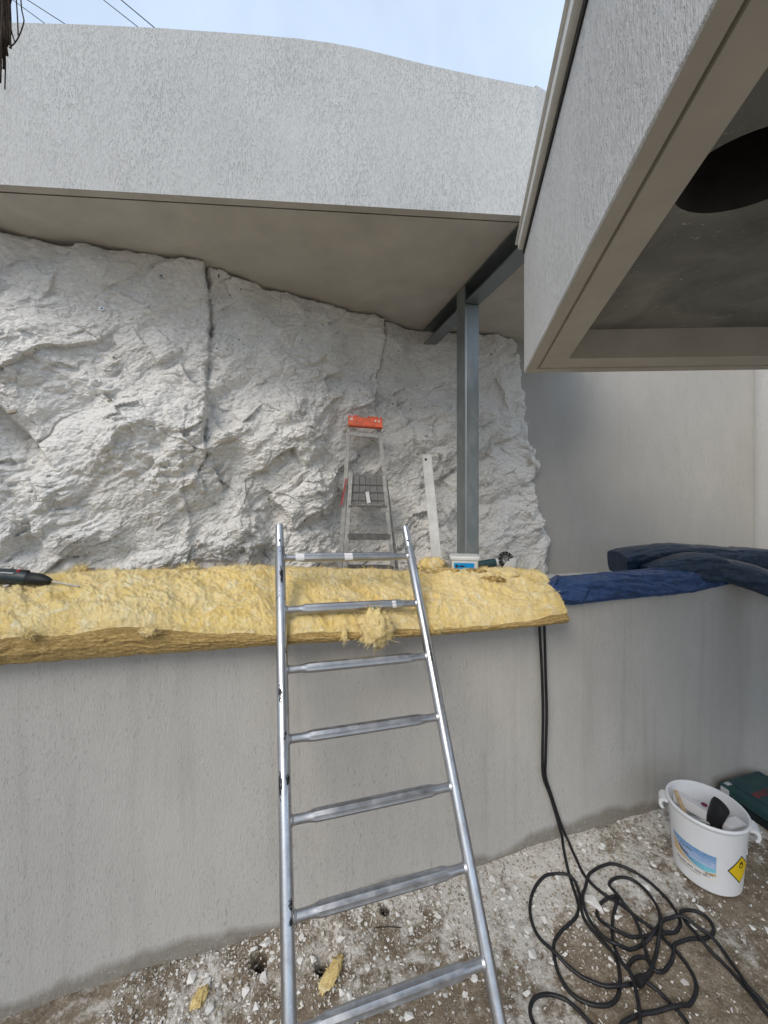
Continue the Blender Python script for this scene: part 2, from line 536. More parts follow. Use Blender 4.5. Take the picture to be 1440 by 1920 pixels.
_h = [G(486, 1806), G(604, 1811), G(722, 1710)]
HOLES = [(_h[0].x, _h[0].y, 0.036, 0.10), (_h[1].x, _h[1].y, 0.034, 0.10), (_h[2].x, _h[2].y, 0.024, 0.06)]
M = dict(
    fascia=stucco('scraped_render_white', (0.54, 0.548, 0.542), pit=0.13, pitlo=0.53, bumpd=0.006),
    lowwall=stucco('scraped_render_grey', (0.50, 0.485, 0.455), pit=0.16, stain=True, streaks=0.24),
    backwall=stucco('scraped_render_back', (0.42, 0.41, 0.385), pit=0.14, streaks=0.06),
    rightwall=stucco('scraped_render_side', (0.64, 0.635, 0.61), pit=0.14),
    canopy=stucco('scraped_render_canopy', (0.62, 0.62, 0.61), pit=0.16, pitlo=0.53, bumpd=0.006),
    smooth=plain('smooth_render', (0.50, 0.475, 0.43), 0.9, 0.2, 0.11, 4, 0.25),
    rock=rock_mat(), ground=ground_mat(), ceiling=ceiling_mat(),
    wool=wool_mat('glass_wool'), wooledge=wool_mat('glass_wool_cut_edge', True),
    alu=metal('scuffed_aluminium', (0.62, 0.63, 0.65), 0.30, (0.30, 0.30, 0.32), 0.7, stretch=(1, 1, 0.35)),
    alub=metal('scuffed_aluminium_paint', (0.62, 0.63, 0.65), 0.30, (0.30, 0.30, 0.32), 0.7, paint=(0.02, 0.02, 0.025), stretch=(1, 1, 0.35)),
    rungm=metal('dull_aluminium', (0.50, 0.51, 0.53), 0.42, (0.66, 0.66, 0.66), 0.6),
    oldalu=metal('grimy_aluminium', (0.24, 0.24, 0.23), 0.55, (0.50, 0.49, 0.46), 0.9, scale=30, metallic=0.75),
    darkalu=metal('dark_aluminium', (0.13, 0.13, 0.125), 0.55, (0.28, 0.275, 0.26), 0.7, scale=30, metallic=0.6),
    galv=metal('galvanised_steel', (0.27, 0.30, 0.305), 0.42, (0.40, 0.43, 0.44), 0.8, scale=14, metallic=0.8, stretch=(1, 1, 0.5)),
    galvd=metal('galvanised_steel_dark', (0.24, 0.265, 0.275), 0.45, (0.30, 0.32, 0.33), 0.6, scale=12, metallic=0.8),
    black=plain('black_rubber', (0.012, 0.012, 0.013), 0.55, 0.4, 0.3),
    cable=plain('black_cable', (0.013, 0.013, 0.015), 0.5, 0.45, 0.6, 60),
    orange=plain('orange_plastic', (0.72, 0.10, 0.015), 0.4, 0.5, 0.3, 30),
    red=plain('red_plastic', (0.42, 0.02, 0.02), 0.4, 0.5, 0.2),
    bucket=plain('white_plastic', (0.78, 0.79, 0.80), 0.38, 0.5, 0.03, 6),
    paper=plain('white_card', (0.78, 0.77, 0.78), 0.7, 0.3, 0.04, 10),
    purple=plain('purple_print', (0.16, 0.02, 0.06), 0.6, 0.3, 0.1),
    yellow=plain('yellow_print', (0.80, 0.56, 0.01), 0.5, 0.4, 0.06),
    ink=plain('black_print', (0.02, 0.02, 0.02), 0.6, 0.3, 0.1),
    teal=plain('dark_teal_plastic', (0.018, 0.062, 0.068), 0.45, 0.5, 0.25, 9, 0.1),
    tealblack=plain('black_teal_plastic', (0.008, 0.016, 0.018), 0.5, 0.4, 0.25),
    drill=plain('drill_housing', (0.022, 0.035, 0.038), 0.45, 0.5, 0.3, 40),
    lightgrey=plain('light_grey_plastic', (0.55, 0.56, 0.56), 0.5, 0.4, 0.1),
    redprint=plain('faded_red_print', (0.30, 0.035, 0.04), 0.5, 0.3, 0.3),
    clear=plain('milky_plastic', (0.66, 0.68, 0.67), 0.35, 0.5, 0.05),
    blueprint=plain('blue_print', (0.0, 0.26, 0.62), 0.45, 0.4, 0.08),
    tarpa=tarp_mat('blue_tarpaulin', (0.022, 0.06, 0.17)),
    tarpb=tarp_mat('dark_blue_tarpaulin', (0.007, 0.026, 0.058)),
    steel=metal('drill_steel', (0.45, 0.42, 0.38), 0.35, (0.2, 0.17, 0.15), 0.5),
    wood=plain('pale_wood', (0.46, 0.35, 0.20), 0.7, 0.2, 0.2, 40),
    batten=plain('whitewashed_board', (0.64, 0.645, 0.63), 0.7, 0.25, 0.18, 12, 0.2),
    flash=plain('white_flashing', (0.72, 0.72, 0.69), 0.45, 0.4, 0.05),
    dry=plain('dry_palm_fibre', (0.055, 0.042, 0.032), 0.9, 0.1, 0.4, 60),
    wire=plain('overhead_wire', (0.035, 0.035, 0.045), 0.6, 0.3, 0.1),
    chip=plain('white_stone', (0.74, 0.73, 0.70), 0.95, 0.1, 0.14, 14, 0.4),
    chipd=plain('brown_stone', (0.32, 0.275, 0.215), 0.95, 0.1, 0.3, 14, 0.4),
    gravel=plain('stone_dust_chips', (0.62, 0.60, 0.56), 0.95, 0.1, 0.25, 9),
    dark=plain('dark_cavity', (0.05, 0.04, 0.03), 1.0, 0.0, 0.3),
    barkwool=plain('dirty_wool', (0.38, 0.27, 0.11), 1.0, 0.0, 0.65, 40, 0.6),
    darkconc=plain('dark_concrete', (0.05, 0.05, 0.048), 0.9, 0.2, 0.5, 6, 0.4),  # near-black concrete lining the round opening in the canopy ceiling
    zinc=metal('zinc_washer', (0.6, 0.6, 0.6), 0.4, (0.4, 0.4, 0.4), 0.4),
)

# ------------------------------------------------------------------ low wall frame
E = Vector((0.9558, 0.2940, 0))        # along the wall
NRM = Vector((-0.2940, 0.9558, 0))     # into the wall
W0 = Vector((-1.63, 1.664, 0))
WTOP = H - 0.675

def wall_pt(s, d=0.0, z=0.0):
    return W0 + E * s + NRM * d + Vector((0, 0, z))

# ------------------------------------------------------------------ ground
def ground_z(X, Y):
    nx = (Y - 1.664) * 0.9558 - (X + 1.63) * 0.294          # signed distance to the wall, negative in front of it
    z = fbm(X * 1.3, Y * 1.3, 3, 3) * 0.012 + fbm(X * 7, Y * 7, 5, 4) * 0.010
    z = z + facets(X * 22, Y * 22, 9, 0.8) * 0.006 * (0.4 + 0.6 * sstep(-0.15, 0.25, fbm(X * 2.2, Y * 2.2, 21, 3)))
    z = z + 0.03 * np.exp(-((nx + 0.02) / 0.16) ** 2) * (0.55 + 0.9 * fbm(X * 2.5, Y * 2.5, 31, 3))
    for hx, hy, hr, hd in HOLES:
        z = z - hd * np.exp(-(((X - hx) ** 2 + (Y - hy) ** 2) / hr ** 2) ** 2)
    edge = np.minimum.reduce([X + 2.5, 3.4 - X, Y - 1.0, 3.4 - Y])
    return z * sstep(0, 0.3, edge)

gx = np.concatenate([[-400, -120, -40, -15, -6, -3], np.arange(-2.5, -1.0, 0.05), np.arange(-1.0, 3.4, 0.0065), [3.4, 5, 8, 15, 40, 120, 400]])
gy = np.concatenate([[-400, -120, -40, -15, -6, -3, -1, 0, 0.6], np.arange(1.0, 1.4, 0.05), np.arange(1.4, 3.4, 0.0065), [3.4, 5, 8, 15, 40, 120, 400]])
GX, GY = np.meshgrid(gx, gy, indexing='ij')
GZ = ground_z(GX, GY)
V = np.stack([GX, GY, GZ], -1).reshape(-1, 3)
tag(grid_obj('ground', V, len(gx), len(gy), M['ground']), kind='structure')
def gz(x, y): return float(ground_z(np.array([float(x)]), np.array([float(y)]))[0])

# ------------------------------------------------------------------ low retaining wall with a rounded corner
CS = 4.74                              # length from W0 to the inside corner
path = [wall_pt(-5.0)]
path += [wall_pt(-5 + i * 0.5) for i in range(1, 19)]
cr_ = 0.16
cc = wall_pt(CS - cr_, -cr_)
for i in range(9):
    a = math.radians(90 * i / 8)
    path.append(cc + NRM * cr_ * math.cos(a) + E * cr_ * math.sin(a))
path.append(wall_pt(CS, -3.5))
back = []
for i, p in enumerate(path):
    if i <= 19: back.append(p + NRM * 0.22)
    else: back.append(p + E * 0.22)
back[19:-1] = [wall_pt(CS + 0.22, 0.22)] * len(back[19:-1])
mb = MB()
n = len(path)
vs = [(p.x, p.y, -0.2) for p in path] + [(p.x, p.y, WTOP) for p in path] + [(p.x, p.y, WTOP) for p in back] + [(p.x, p.y, -0.2) for p in back]
fs = []
for i in range(n - 1):
    fs.append((i, i + 1, n + i + 1, n + i))
    fs.append((n + i, n + i + 1, 2 * n + i + 1, 2 * n + i))
    fs.append((2 * n + i, 2 * n + i + 1, 3 * n + i + 1, 3 * n + i))
fs += [(0, n, 2 * n, 3 * n), (n - 1, 4 * n - 1, 3 * n - 1, 2 * n - 1)]
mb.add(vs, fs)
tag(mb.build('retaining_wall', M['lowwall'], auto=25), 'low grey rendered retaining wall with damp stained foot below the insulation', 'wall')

# terrace behind the low wall, a little lower than its top, with a stone shelf near the column
TER = WTOP - 0.17
mb = MB()
A = wall_pt(-5, 0.22); B = wall_pt(CS + 0.22, 0.22); C = wall_pt(CS + 0.22, -3.5)
mb.prism([(A.x, A.y), (B.x, B.y), (C.x, C.y), (7, C.y), (7, 6), (-7, 6), (-7, A.y)], WTOP - 0.6, TER)
mb.prism([(0.36, 2.58), (1.12, 2.70), (1.06, 2.98), (0.30, 2.80)], TER - 0.05, WTOP - 0.012)
tag(mb.build('terrace', M['ground']), kind='structure')

# ------------------------------------------------------------------ rock face
rp = np.array([(-4.6, 1.05), (-3.2, 1.62), (-2.117, 2.16), (-1.151, 2.60), (-0.55, 2.95), (0.045, 3.34), (0.47, 3.54), (0.9, 3.66), (1.36, 3.80), (1.8, 3.88), (2.3, 3.95)])
# smooth polyline by dense resampling
seg = np.sqrt((np.diff(rp, axis=0) ** 2).sum(1)); cum = np.concatenate([[0], np.cumsum(seg)])
sfine = np.linspace(0, cum[-1], 2000)
px_ = np.interp(sfine, cum, rp[:, 0]); py_ = np.interp(sfine, cum, rp[:, 1])
ker = np.hanning(161); ker /= ker.sum()
def smooth1(a):
    p = np.pad(a, 80, mode='reflect', reflect_type='odd'); return np.convolve(p, ker, 'valid')
px_, py_ = smooth1(px_), smooth1(py_)
def s_of_x(X): return np.interp(X, px_, sfine)
s0, s1 = s_of_x(-2.75), s_of_x(2.1)
us = np.concatenate([np.arange(0.0, s0, 0.08), np.arange(s0, s1, 0.0068)])
ws = np.arange(1.33, 3.90, 0.0068)
U, Wz = np.meshgrid(us, ws, indexing='ij')
BX = np.interp(U, sfine, px_); BY = np.interp(U, sfine, py_)
tx = np.gradient(px_, sfine); ty = np.gradient(py_, sfine)
TX = np.interp(U, sfine, tx); TY = np.interp(U, sfine, ty)
L_ = np.sqrt(TX ** 2 + TY ** 2); NX, NY = TY / L_, -TX / L_       # outward (towards the camera)

wx = U + 0.10 * fbm(U * 2.3, Wz * 2.3, 41, 3); wz = Wz + 0.10 * fbm(U * 2.3 + 9, Wz * 2.3, 43, 3)
rough = 0.35 + 0.65 * sstep(3.45, 2.6, Wz + 0.25 * fbm(U * 1.4, Wz * 1.4, 77, 2))          # top is smoother, foot rougher
hgt = 0.10 * fbm(U * 0.9, Wz * 0.8, 51, 3)
ca, sa = math.cos(0.6), math.sin(0.6)
rx, rz = wx * ca + wz * sa, -wx * sa + wz * ca
ra, rb = wx * math.cos(-0.5) + wz * math.sin(-0.5), -wx * math.sin(-0.5) + wz * math.cos(-0.5)
r2 = sstep(-0.30, 0.22, fbm(U * 2.1, Wz * 2.1, 79, 3))
hgt += 0.17 * facets(rx * 1.7, rz * 2.4, 61, 1.1) * (0.55 + 0.45 * rough)
hgt += 0.080 * facets(rx * 3.6 + 5, rz * 5.8, 63, 1.25) * (0.40 + 0.60 * rough)
hgt -= 0.050 * facets(ra * 4.5 + 2, rb * 6.5, 65, 1.2) * (0.35 + 0.65 * rough * r2)
hgt += 0.050 * facets(rx * 8.5, rz * 14, 67, 1.25) * (0.25 + 0.75 * rough * (0.35 + 0.65 * r2))
hgt += 0.022 * facets(wx * 18, wz * 28, 69, 1.3) * (0.15 + 0.85 * rough * (0.3 + 0.7 * r2))
hgt += 0.015 * facets(rx * 38, rz * 55, 70, 1.3) * (0.35 + 0.65 * r2) * (0.35 + 0.65 * rough)
hgt += 0.008 * fbm(rx * 14, rz * 26, 71, 4, 0.6, True) * (0.4 + 0.6 * rough)
hgt += 0.004 * fbm(U * 60, Wz * 60, 73, 3) * (0.5 + 0.5 * rough)
hgt -= hgt.mean()

def crack(xpix, Yd, pts, depth, width, side):
    """vertical joint: pts = [(photo x, photo y)...]; groove plus a step on one side"""
    global hgt
    ss = []; zz = []
    for (xx, yy) in pts:
        # walk the ray to the base line
        u = (xx - 720) / F
        i = np.argmin(np.abs(px_ - u * py_))
        ss.append(sfine[i]); zz.append(H - (yy - HY) / F * py_[i])
    o = np.argsort(zz); zz = np.array(zz)[o]; ss = np.array(ss)[o]
    c = np.interp(Wz, zz, ss) + 0.030 * fbm(Wz * 9, Wz * 0 + 3, 83, 3)
    vis = sstep(zz[0] - 0.06, zz[0] + 0.06, Wz) * sstep(zz[-1] + 0.08, zz[-1], Wz)
    d = U - c
    k = width * (0.6 + 0.9 * np.abs(fbm(Wz * 7, Wz * 0 + 8, 85, 3)) * 2)
    gap = sstep(-0.25, 0.25, fbm(Wz * 4.5, Wz * 0 + 6 + zz[0], 87, 3))
    hgt -= depth * np.exp(-(d / k) ** 2) * vis * (0.15 + 0.85 * gap)
    hgt += side * 0.05 * sstep(0.012, -0.012, d) * np.exp(-np.clip(-d, 0, 9) / 0.35) * vis
crack(0, 0, [(388, 495), (398, 600), (390, 700), (386, 800), (384, 860)], 0.11, 0.013, 1.0)
crack(0, 0, [(384, 860), (378, 880), (362, 905), (346, 920), (358, 985), (356, 1060)], 0.035, 0.007, 0.6)
crack(0, 0, [(733, 592), (726, 650), (716, 720), (714, 780)], 0.11, 0.013, 1.0)
crack(0, 0, [(352, 770), (347, 860), (344, 920)], 0.02, 0.008, 0.25)
# big leaning flake at the far left, overhanging its hollow
u_f = (30 - 720) / F; i_f = np.argmin(np.abs(px_ - u_f * py_)); s_f = sfine[i_f]
zf = H - (800 - HY) / F * py_[i_f]
dd = (U - s_f) * 0.80 + (Wz - zf) * 0.60
al = (U - s_f) * 0.60 - (Wz - zf) * 0.80
hgt -= 0.16 * sstep(0.01, -0.03, dd) * np.exp(-np.clip(-dd, 0, 9) / 0.22) * np.exp(-(al / 0.26) ** 4)
# ragged top lip under the soffit: the stone falls back before it reaches the slab
topz = 3.735 - 0.05 * np.abs(fbm(U * 3.2, U * 0 + 1, 91, 4)) - 0.012 * np.abs(fbm(U * 18, U * 0 + 2, 93, 3))
lip = np.clip((Wz - topz) / 0.03, 0, 3)
hgt -= 0.05 * np.clip(lip, 0, 1.0) ** 2 + 0.03 * np.clip(lip - 1, 0, 2)
# ragged right edge: stone ends against the back wall
bx = np.interp(Wz, [1.4, 1.75, 2.1, 2.6, 3.2, 3.75], [1.63, 1.66, 1.56, 1.52, 1.45, 1.36]) + 0.035 * fbm(Wz * 6, Wz * 0 + 5, 95, 4, 0.6)
ed = BX - bx
hgt -= 0.10 * sstep(-0.12, 0.0, ed) ** 2
hgt -= 0.45 * sstep(0.0, 0.03, ed)
hgt -= 0.02
_i = np.argmin(np.abs(px_ - (672 - 720) / F * py_))
hgt -= 0.10 * np.exp(-((U - sfine[_i]) / 0.30) ** 2) * sstep(2.95, 2.7, Wz)       # the hollow the stepladder leans in
RXX = BX + NX * hgt; RYY = BY + NY * hgt
V = np.stack([RXX, RYY, Wz], -1).reshape(-1, 3)
tag(grid_obj('rock_face', V, len(us), len(ws), M['rock'], smooth=False), kind='structure')
def rock_at(xpix, ypix):
    """point of the rock surface seen at a photo pixel"""
    qx = (RXX / RYY) * F + 720; qy = HY - (Wz - H) / RYY * F
    i = np.argmin((qx - xpix) ** 2 + (qy - ypix) ** 2)
    return Vector((RXX.ravel()[i], RYY.ravel()[i], Wz.ravel()[i])), Vector((NX.ravel()[i], NY.ravel()[i], 0))

# ------------------------------------------------------------------ back wall and side wall of the terrace
mb = MB()
f0 = Vector((0.2, 3.76, 0)); f1 = Vector((4.08, 4.333, 0)); off = Vector((-0.03, 0.2, 0))
mb.prism([(f0.x, f0.y), (f1.x, f1.y), (f1.x + off.x, f1.y + off.y), (f0.x + off.x, f0.y + off.y)], WTOP - 0.3, 4.6)
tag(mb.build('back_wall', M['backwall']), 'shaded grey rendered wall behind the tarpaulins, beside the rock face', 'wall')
mb = MB()
g_ = Vector((0.18, -1, 0))
f2 = f1 + Vector((0.0, 0.3, 0)); f3 = f1 + g_ * 4.5
mb.prism([(f2.x, f2.y), (f3.x, f3.y), (f3.x + 0.3, f3.y), (f2.x + 0.3, f2.y)], WTOP - 0.3, 4.4)
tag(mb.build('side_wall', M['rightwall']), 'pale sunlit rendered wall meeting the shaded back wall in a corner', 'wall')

# ------------------------------------------------------------------ overhanging roof: fascia and soffit
S = H + 1.5
FE = Vector((0.9966, 0.0827, 0)); FN = Vector((-0.0827, 0.9966, 0))
FO = Vector((-1.885, 1.92, 0))
RET = Vector((0.9285, 0.3714, 0))
roof = empty('roof_overhang', (-1.0, 2.0, S), 'white rendered roof overhang with deep parapet and shaded soffit above the rock', 'roof')
def _par(x, y):
    u = (x - 720) / F; Yq = (1.92 + 0.083 * 1.885) / (1 - 0.083 * u)
    return (u * Yq, (HY - y) / F * Yq)
tp = [(-6.0, 2.20), (-3.5, 2.28)] + [_par(x, y) for x, y in ((0, 37), (150, 41), (300, 48), (470, 60), (560, 68), (620, 76), (680, 87), (740, 102), (800, 117), (900, 139), (995, 158))]
tp.append((0.832, tp[-1][1] - 0.003))
mb = MB()
fp = [FO + FE * ((X - FO.x) / FE.x) for X, _ in tp]
k = len(tp); th = 0.24
vs = []
for i, p in enumerate(fp):
    t = H + tp[i][1]
    q = p + FN * th
    vs += [(p.x, p.y, S), (p.x, p.y, t - 0.012), (p.x + FN.x * 0.012, p.y + FN.y * 0.012, t), (q.x, q.y, t - 0.02), (q.x, q.y, S + 0.05)]
fs = []
for i in range(k - 1):
    for j in range(4):
        a = i * 5 + j; fs.append((a, a + 5, a + 6, a + 1))
fs.append((0, 1, 2, 3, 4))
mb.add(vs, fs)
# return wall at the right-hand end
e0 = fp[-1]; e1 = e0 + RET * 0.9; tz = H + tp[-1][1]
in_ = Vector((-0.3714, 0.9285, 0)) * 0.24
mb.add([(e0.x, e0.y, S), (e1.x, e1.y, S), (e1.x, e1.y, tz - 0.05), (e0.x, e0.y, tz), (e1.x + in_.x, e1.y + in_.y, tz - 0.05), (e0.x + in_.x, e0.y + in_.y, tz)],
       [(0, 1, 2, 3), (3, 2, 4, 5)])
mb.build('parapet', M['fascia'], roof, auto=40)
# bottom lip, drip groove, soffit
mb = MB()
L0 = FO + FE * (-4.2)
def off_line(d): return (L0 + FN * d, e0 + FN * d * 0.98 + Vector((-0.25 * d, 0, 0)))
def strip(d0, d1, z0, z1):
    a0, b0 = off_line(d0); a1, b1 = off_line(d1)
    mb.add([(a0.x, a0.y, z0), (b0.x, b0.y, z0), (b1.x, b1.y, z1), (a1.x, a1.y, z1)], [(0, 3, 2, 1)])
strip(0, 0.048, S, S); strip(0.048, 0.048, S, S + 0.014); strip(0.048, 0.062, S + 0.014, S + 0.014); strip(0.062, 0.062, S + 0.014, S + 0.003)
mb.build('drip_edge', M['smooth'], roof)
mb = MB()
a0, b0 = off_line(0.062)
c1 = e1; d1 = Vector((-6.5, 4.6, 0))
mb.prism([(a0.x, a0.y), (b0.x, b0.y), (e1.x, e1.y), (e1.x + 0.25, 4.6), (d1.x, d1.y), (-6.5, 1.6)], S + 0.003, S + 0.28)
mb.build('soffit', M['smooth'], roof)

# ------------------------------------------------------------------ canopy on the right
zb = H + 0.614; zc = zb + 0.136; zt = H + 1.283
can = empty('canopy', (1.5, 1.0, zb), 'white rendered concrete canopy with a coffered stained underside', 'canopy')
outer = [Vector((0.733, 2.05, 0)), Vector((0.006, -1.5, 0)), Vector((3.3, -1.5, 0)), Vector((3.3, 1.93, 0))]
inner = [Vector((0.862, 1.83, 0)), Vector((0.106, -1.3, 0)), Vector((3.1, -1.3, 0)), Vector((3.1, 1.735, 0))]
def ringp(f): return [o * (1 - f) + i * f for o, i in zip(outer, inner)]
mb = MB()
lev = [(0, zt), (0, zb + 0.006), (0.03, zb), (0.30, zb), (0.31, zb + 0.013), (0.37, zb + 0.013), (0.38, zb + 0.002), (1.0, zb + 0.002), (1.0, zc)]
for (fa, za), (fb, zb_) in zip(lev[:-1], lev[1:]):
    ra, rb = ringp(fa), ringp(fb)
    mi = 0 if fb <= 0.03 else 1
    for i in range(4):
        j = (i + 1) % 4
        mb.add([(ra[i].x, ra[i].y, za), (ra[j].x, ra[j].y, za), (rb[j].x, rb[j].y, zb_), (rb[i].x, rb[i].y, zb_)], [(0, 1, 2, 3)], mi)
mb.add([(p.x, p.y, zt) for p in outer], [(3, 2, 1, 0)][::-1], 0)
mb.build('edge_beam', [M['canopy'], M['smooth']], can)
# ceiling slab with a round opening
bm = bmesh.new()
iv = [bm.verts.new((p.x, p.y, zc)) for p in [o * -0.02 + i * 1.02 if False else i for o, i in zip(outer, inner)]]
es = [bm.edges.new((iv[i], iv[(i + 1) % 4])) for i in range(4)]
hc = Vector((0.865, 0.925, 0)); hr = 0.135; HN = 40
hv = [bm.verts.new((hc.x + hr * math.cos(2 * math.pi * i / HN) * 1.15, hc.y + hr * math.sin(2 * math.pi * i / HN), zc)) for i in range(HN)]
es += [bm.edges.new((hv[i], hv[(i + 1) % HN])) for i in range(HN)]
bmesh.ops.triangle_fill(bm, edges=es, use_beauty=True)
me = bpy.data.meshes.new('ceiling'); bm.to_mesh(me); bm.free()
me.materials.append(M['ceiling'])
ce = bpy.data.objects.new('ceiling', me); col.objects.link(ce); ce.parent = can
ce.matrix_parent_inverse = Matrix.Translation(can.location).inverted()
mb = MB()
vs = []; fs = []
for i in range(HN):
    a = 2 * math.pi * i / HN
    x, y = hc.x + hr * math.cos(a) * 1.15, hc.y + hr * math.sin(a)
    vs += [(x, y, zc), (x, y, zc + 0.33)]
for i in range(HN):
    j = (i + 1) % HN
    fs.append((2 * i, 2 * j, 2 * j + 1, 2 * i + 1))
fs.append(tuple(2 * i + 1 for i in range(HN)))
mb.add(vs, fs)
mb.build('round_opening', M['darkconc'], ce, auto=40)
# flashing strip along the top of the left face
mb = MB()
gd = (outer[1] - outer[0]).normalized(); gn = Vector((-abs(gd.y), gd.x, 0)).normalized()
if gn.x > 0: gn = -gn
a = outer[0] - gd * 0.012 + gn * 0.014 + Vector((0, 0, zt + 0.006)); b = outer[1] + gn * 0.014 + Vector((0, 0, zt + 0.006))
mb.bar(a, b, 0.034, 0.05)
mb.bar(a + Vector((0, 0, 0.03)) - gn * 0.10, b + Vector((0, 0, 0.03)) - gn * 0.10, 0.24, 0.008)
mb.build('flashing', M['flash'], can, bevel=0.003)
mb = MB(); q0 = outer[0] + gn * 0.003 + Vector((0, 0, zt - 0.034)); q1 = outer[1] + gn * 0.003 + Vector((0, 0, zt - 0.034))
mb.bar(q0, q1, 0.008, 0.026); mb.build('shadow_strip', M['black'], can)  # black strip standing in for the shadow gap under the flashing

# ------------------------------------------------------------------ steel beam and column
bd = Vector((0.2586, -0.966, 0)); bs = Vector((0.966, 0.2586, 0))      # beam direction (towards the camera), and to its right
bc = Vector((0.641, 2.857, 0))
BB = H + 1.36
beam = empty('steel_beam', (bc.x, bc.y, BB), 'dark galvanised steel channel beam under the soffit', 'beam')
t0, t1 = -0.90, 1.10
p0 = bc + bd * t0; p1 = bc + bd * t1
mb = MB(); mb.bar(p0 + Vector((0, 0, BB + 0.005)), p1 + Vector((0, 0, BB + 0.005)), 0.118, 0.010); mb.build('bottom_flange', M['galvd'], beam, bevel=0.002)
mb = MB(); mb.bar(p0 + Vector((0, 0, S - 0.009)), p1 + Vector((0, 0, S - 0.009)), 0.118, 0.010); mb.build('top_flange', M['galvd'], beam)
mb = MB(); mb.bar(p0 + bs * 0.05 + Vector((0, 0, (BB + S) / 2 - 0.002)), p1 + bs * 0.05 + Vector((0, 0, (BB + S) / 2 - 0.002)), 0.010, S - BB - 0.026); mb.build('web', M['galvd'], beam)
colm = empty('steel_column', (bc.x, bc.y, TER), 'tall galvanised steel column standing before the rock face', 'column')
cb = bc + bd * -0.06
mb = MB(); mb.box(cb + bs * 0.004 + Vector((0, 0, (TER + BB) / 2 - 0.001)), bs * 0.053, bd * 0.062, Vector((0, 0, (BB - TER) / 2 - 0.002))); mb.build('shaft', M['galv'], colm, bevel=0.005)
mb = MB(); mb.box(cb - bs * 0.056 + Vector((0, 0, (TER + S) / 2 - 0.004)), bs * 0.005, bd * 0.066, Vector((0, 0, (S - TER) / 2 - 0.009))); mb.build('side_plate', M['galv'], colm, bevel=0.0015)
mb = MB(); mb.box(cb + Vector((0, 0, TER + 0.008)), bs * 0.10, bd * 0.10, Vector((0, 0, 0.010))); mb.build('base_plate', M['galv'], colm)
mb = MB()
w0 = cb + bd * 0.064 - bs * 0.049
mb.tube([w0 + Vector((0, 0, WTOP + 0.02)), w0 + Vector((0, 0, BB - 0.03))], 0.0035, 6)
mb.build('weld_seam', M['zinc'], colm)

# ------------------------------------------------------------------ insulation batt
ax = np.array([-170, 0, 200, 505, 600, 820, 983, 1063.])
FTy = np.array([1212, 1200, 1182, 1190, 1188, 1179, 1166, 1154.])
FBy = np.array([1262, 1247, 1233, 1211, 1205, 1191, 1177, 1168.])
FYd = np.array([1.50, 1.575, 1.68, 1.85, 1.91, 2.08, 2.23, 2.30])
RTy = np.array([1090, 1082, 1068, 1064, 1068, 1070, 1064, 1070.])
RTx = np.array([-170, 0, 195, 500, 590, 790, 940, 1008.])
RYd = np.array([1.88, 1.98, 2.10, 2.34, 2.40, 2.58, 2.74, 2.80])
nu, nt_, nf, nr, nb_ = 760, 120, 26, 14, 8
a = np.linspace(0, 1, nu); xi = ax[0] + (ax[-1] - ax[0]) * a
def col3(x, y, Yd): return np.stack([(x - 720) / F * Yd, Yd, H - (y - HY) / F * Yd], -1)
def it(arr): return np.interp(xi, ax, arr)
ragF = 5.0 * fbm(xi / 45, xi * 0 + 4, 101, 4, 0.6)
FT = col3(xi, it(FTy) + ragF, it(FYd)); FB = col3(xi, it(FBy) + 0.3 * ragF + 3.0 * fbm(xi / 28, xi * 0 + 9, 107, 4, 0.65), it(FYd) + 0.015)
RT = col3(it(RTx), it(RTy) + 6.0 * fbm(xi / 30, xi * 0 + 7, 103, 5, 0.65), it(RYd))
rows = []
mi_rows = []
UB = FB + np.array([NRM.x, NRM.y, 0]) * 0.42; UB[:, 2] = np.minimum(FB[:, 2] + 0.02, WTOP - 0.004) + 0.0
for j in range(nb_): rows.append(UB + (FB - UB) * (j / nb_)); mi_rows.append(1)
for j in range(nf):
    t = j / nf
    p = FB + (FT - FB) * t
    bul = 0.010 * math.sin(math.pi * t) + (0.012 * fbm(xi / 160, xi * 0 + t * 9, 111, 4, 0.65) + 0.014 * fbm(xi / 45, xi * 0 + t * 5 + 0.6 * fbm(xi / 70, xi * 0 + 3, 115, 3), 113, 4, 0.65, True)) * math.sin(math.pi * t)
    p = p - np.array([NRM.x, NRM.y, 0]) * (bul[:, None] if hasattr(bul, 'shape') else bul)
    rows.append(p); mi_rows.append(1)
for j in range(nt_):
    t = j / (nt_ - 1)
    p = FT + (RT - FT) * t
    sag = 0.035 * math.sin(math.pi * t) ** 0.8
    u_ = xi / 735 * 2.0; v_ = np.full_like(xi, t * 0.52)
    wv = u_ + 0.06 * fbm(u_ * 5, v_ * 5, 121, 3); ww = v_ + 0.06 * fbm(u_ * 5 + 4, v_ * 5, 123, 3)
    env = min(1.0, 0.25 + 4 * min(t, 1 - t))
    hh = 0.040 * fbm(u_ * 2.2, v_ * 3.0, 125, 3) + (0.034 * fbm(wv * 5, ww * 7, 127, 4, 0.55, True) + 0.010 * facets(wv * 10, ww * 12, 129, 1.0) + 0.010 * fbm(wv * 45, ww * 45, 131, 3, 0.6)) * env
    # compressed where the ladder rails press on it
    for xr in (528, 790): hh = hh - 0.02 * np.exp(-((xi - xr) / 22) ** 2) * (t < 0.8)
    p = p + np.stack([0 * xi, -0.45 * (sag + hh), 0.89 * (sag + hh)], -1)
    rows.append(p); mi_rows.append(0)
lastp = rows[-1]
back_ = lastp.copy(); back_ += np.array([NRM.x, NRM.y, 0]) * 0.03; back_[:, 2] = np.where(back_[:, 0] > 0.25, WTOP - 0.012, TER + 0.004)
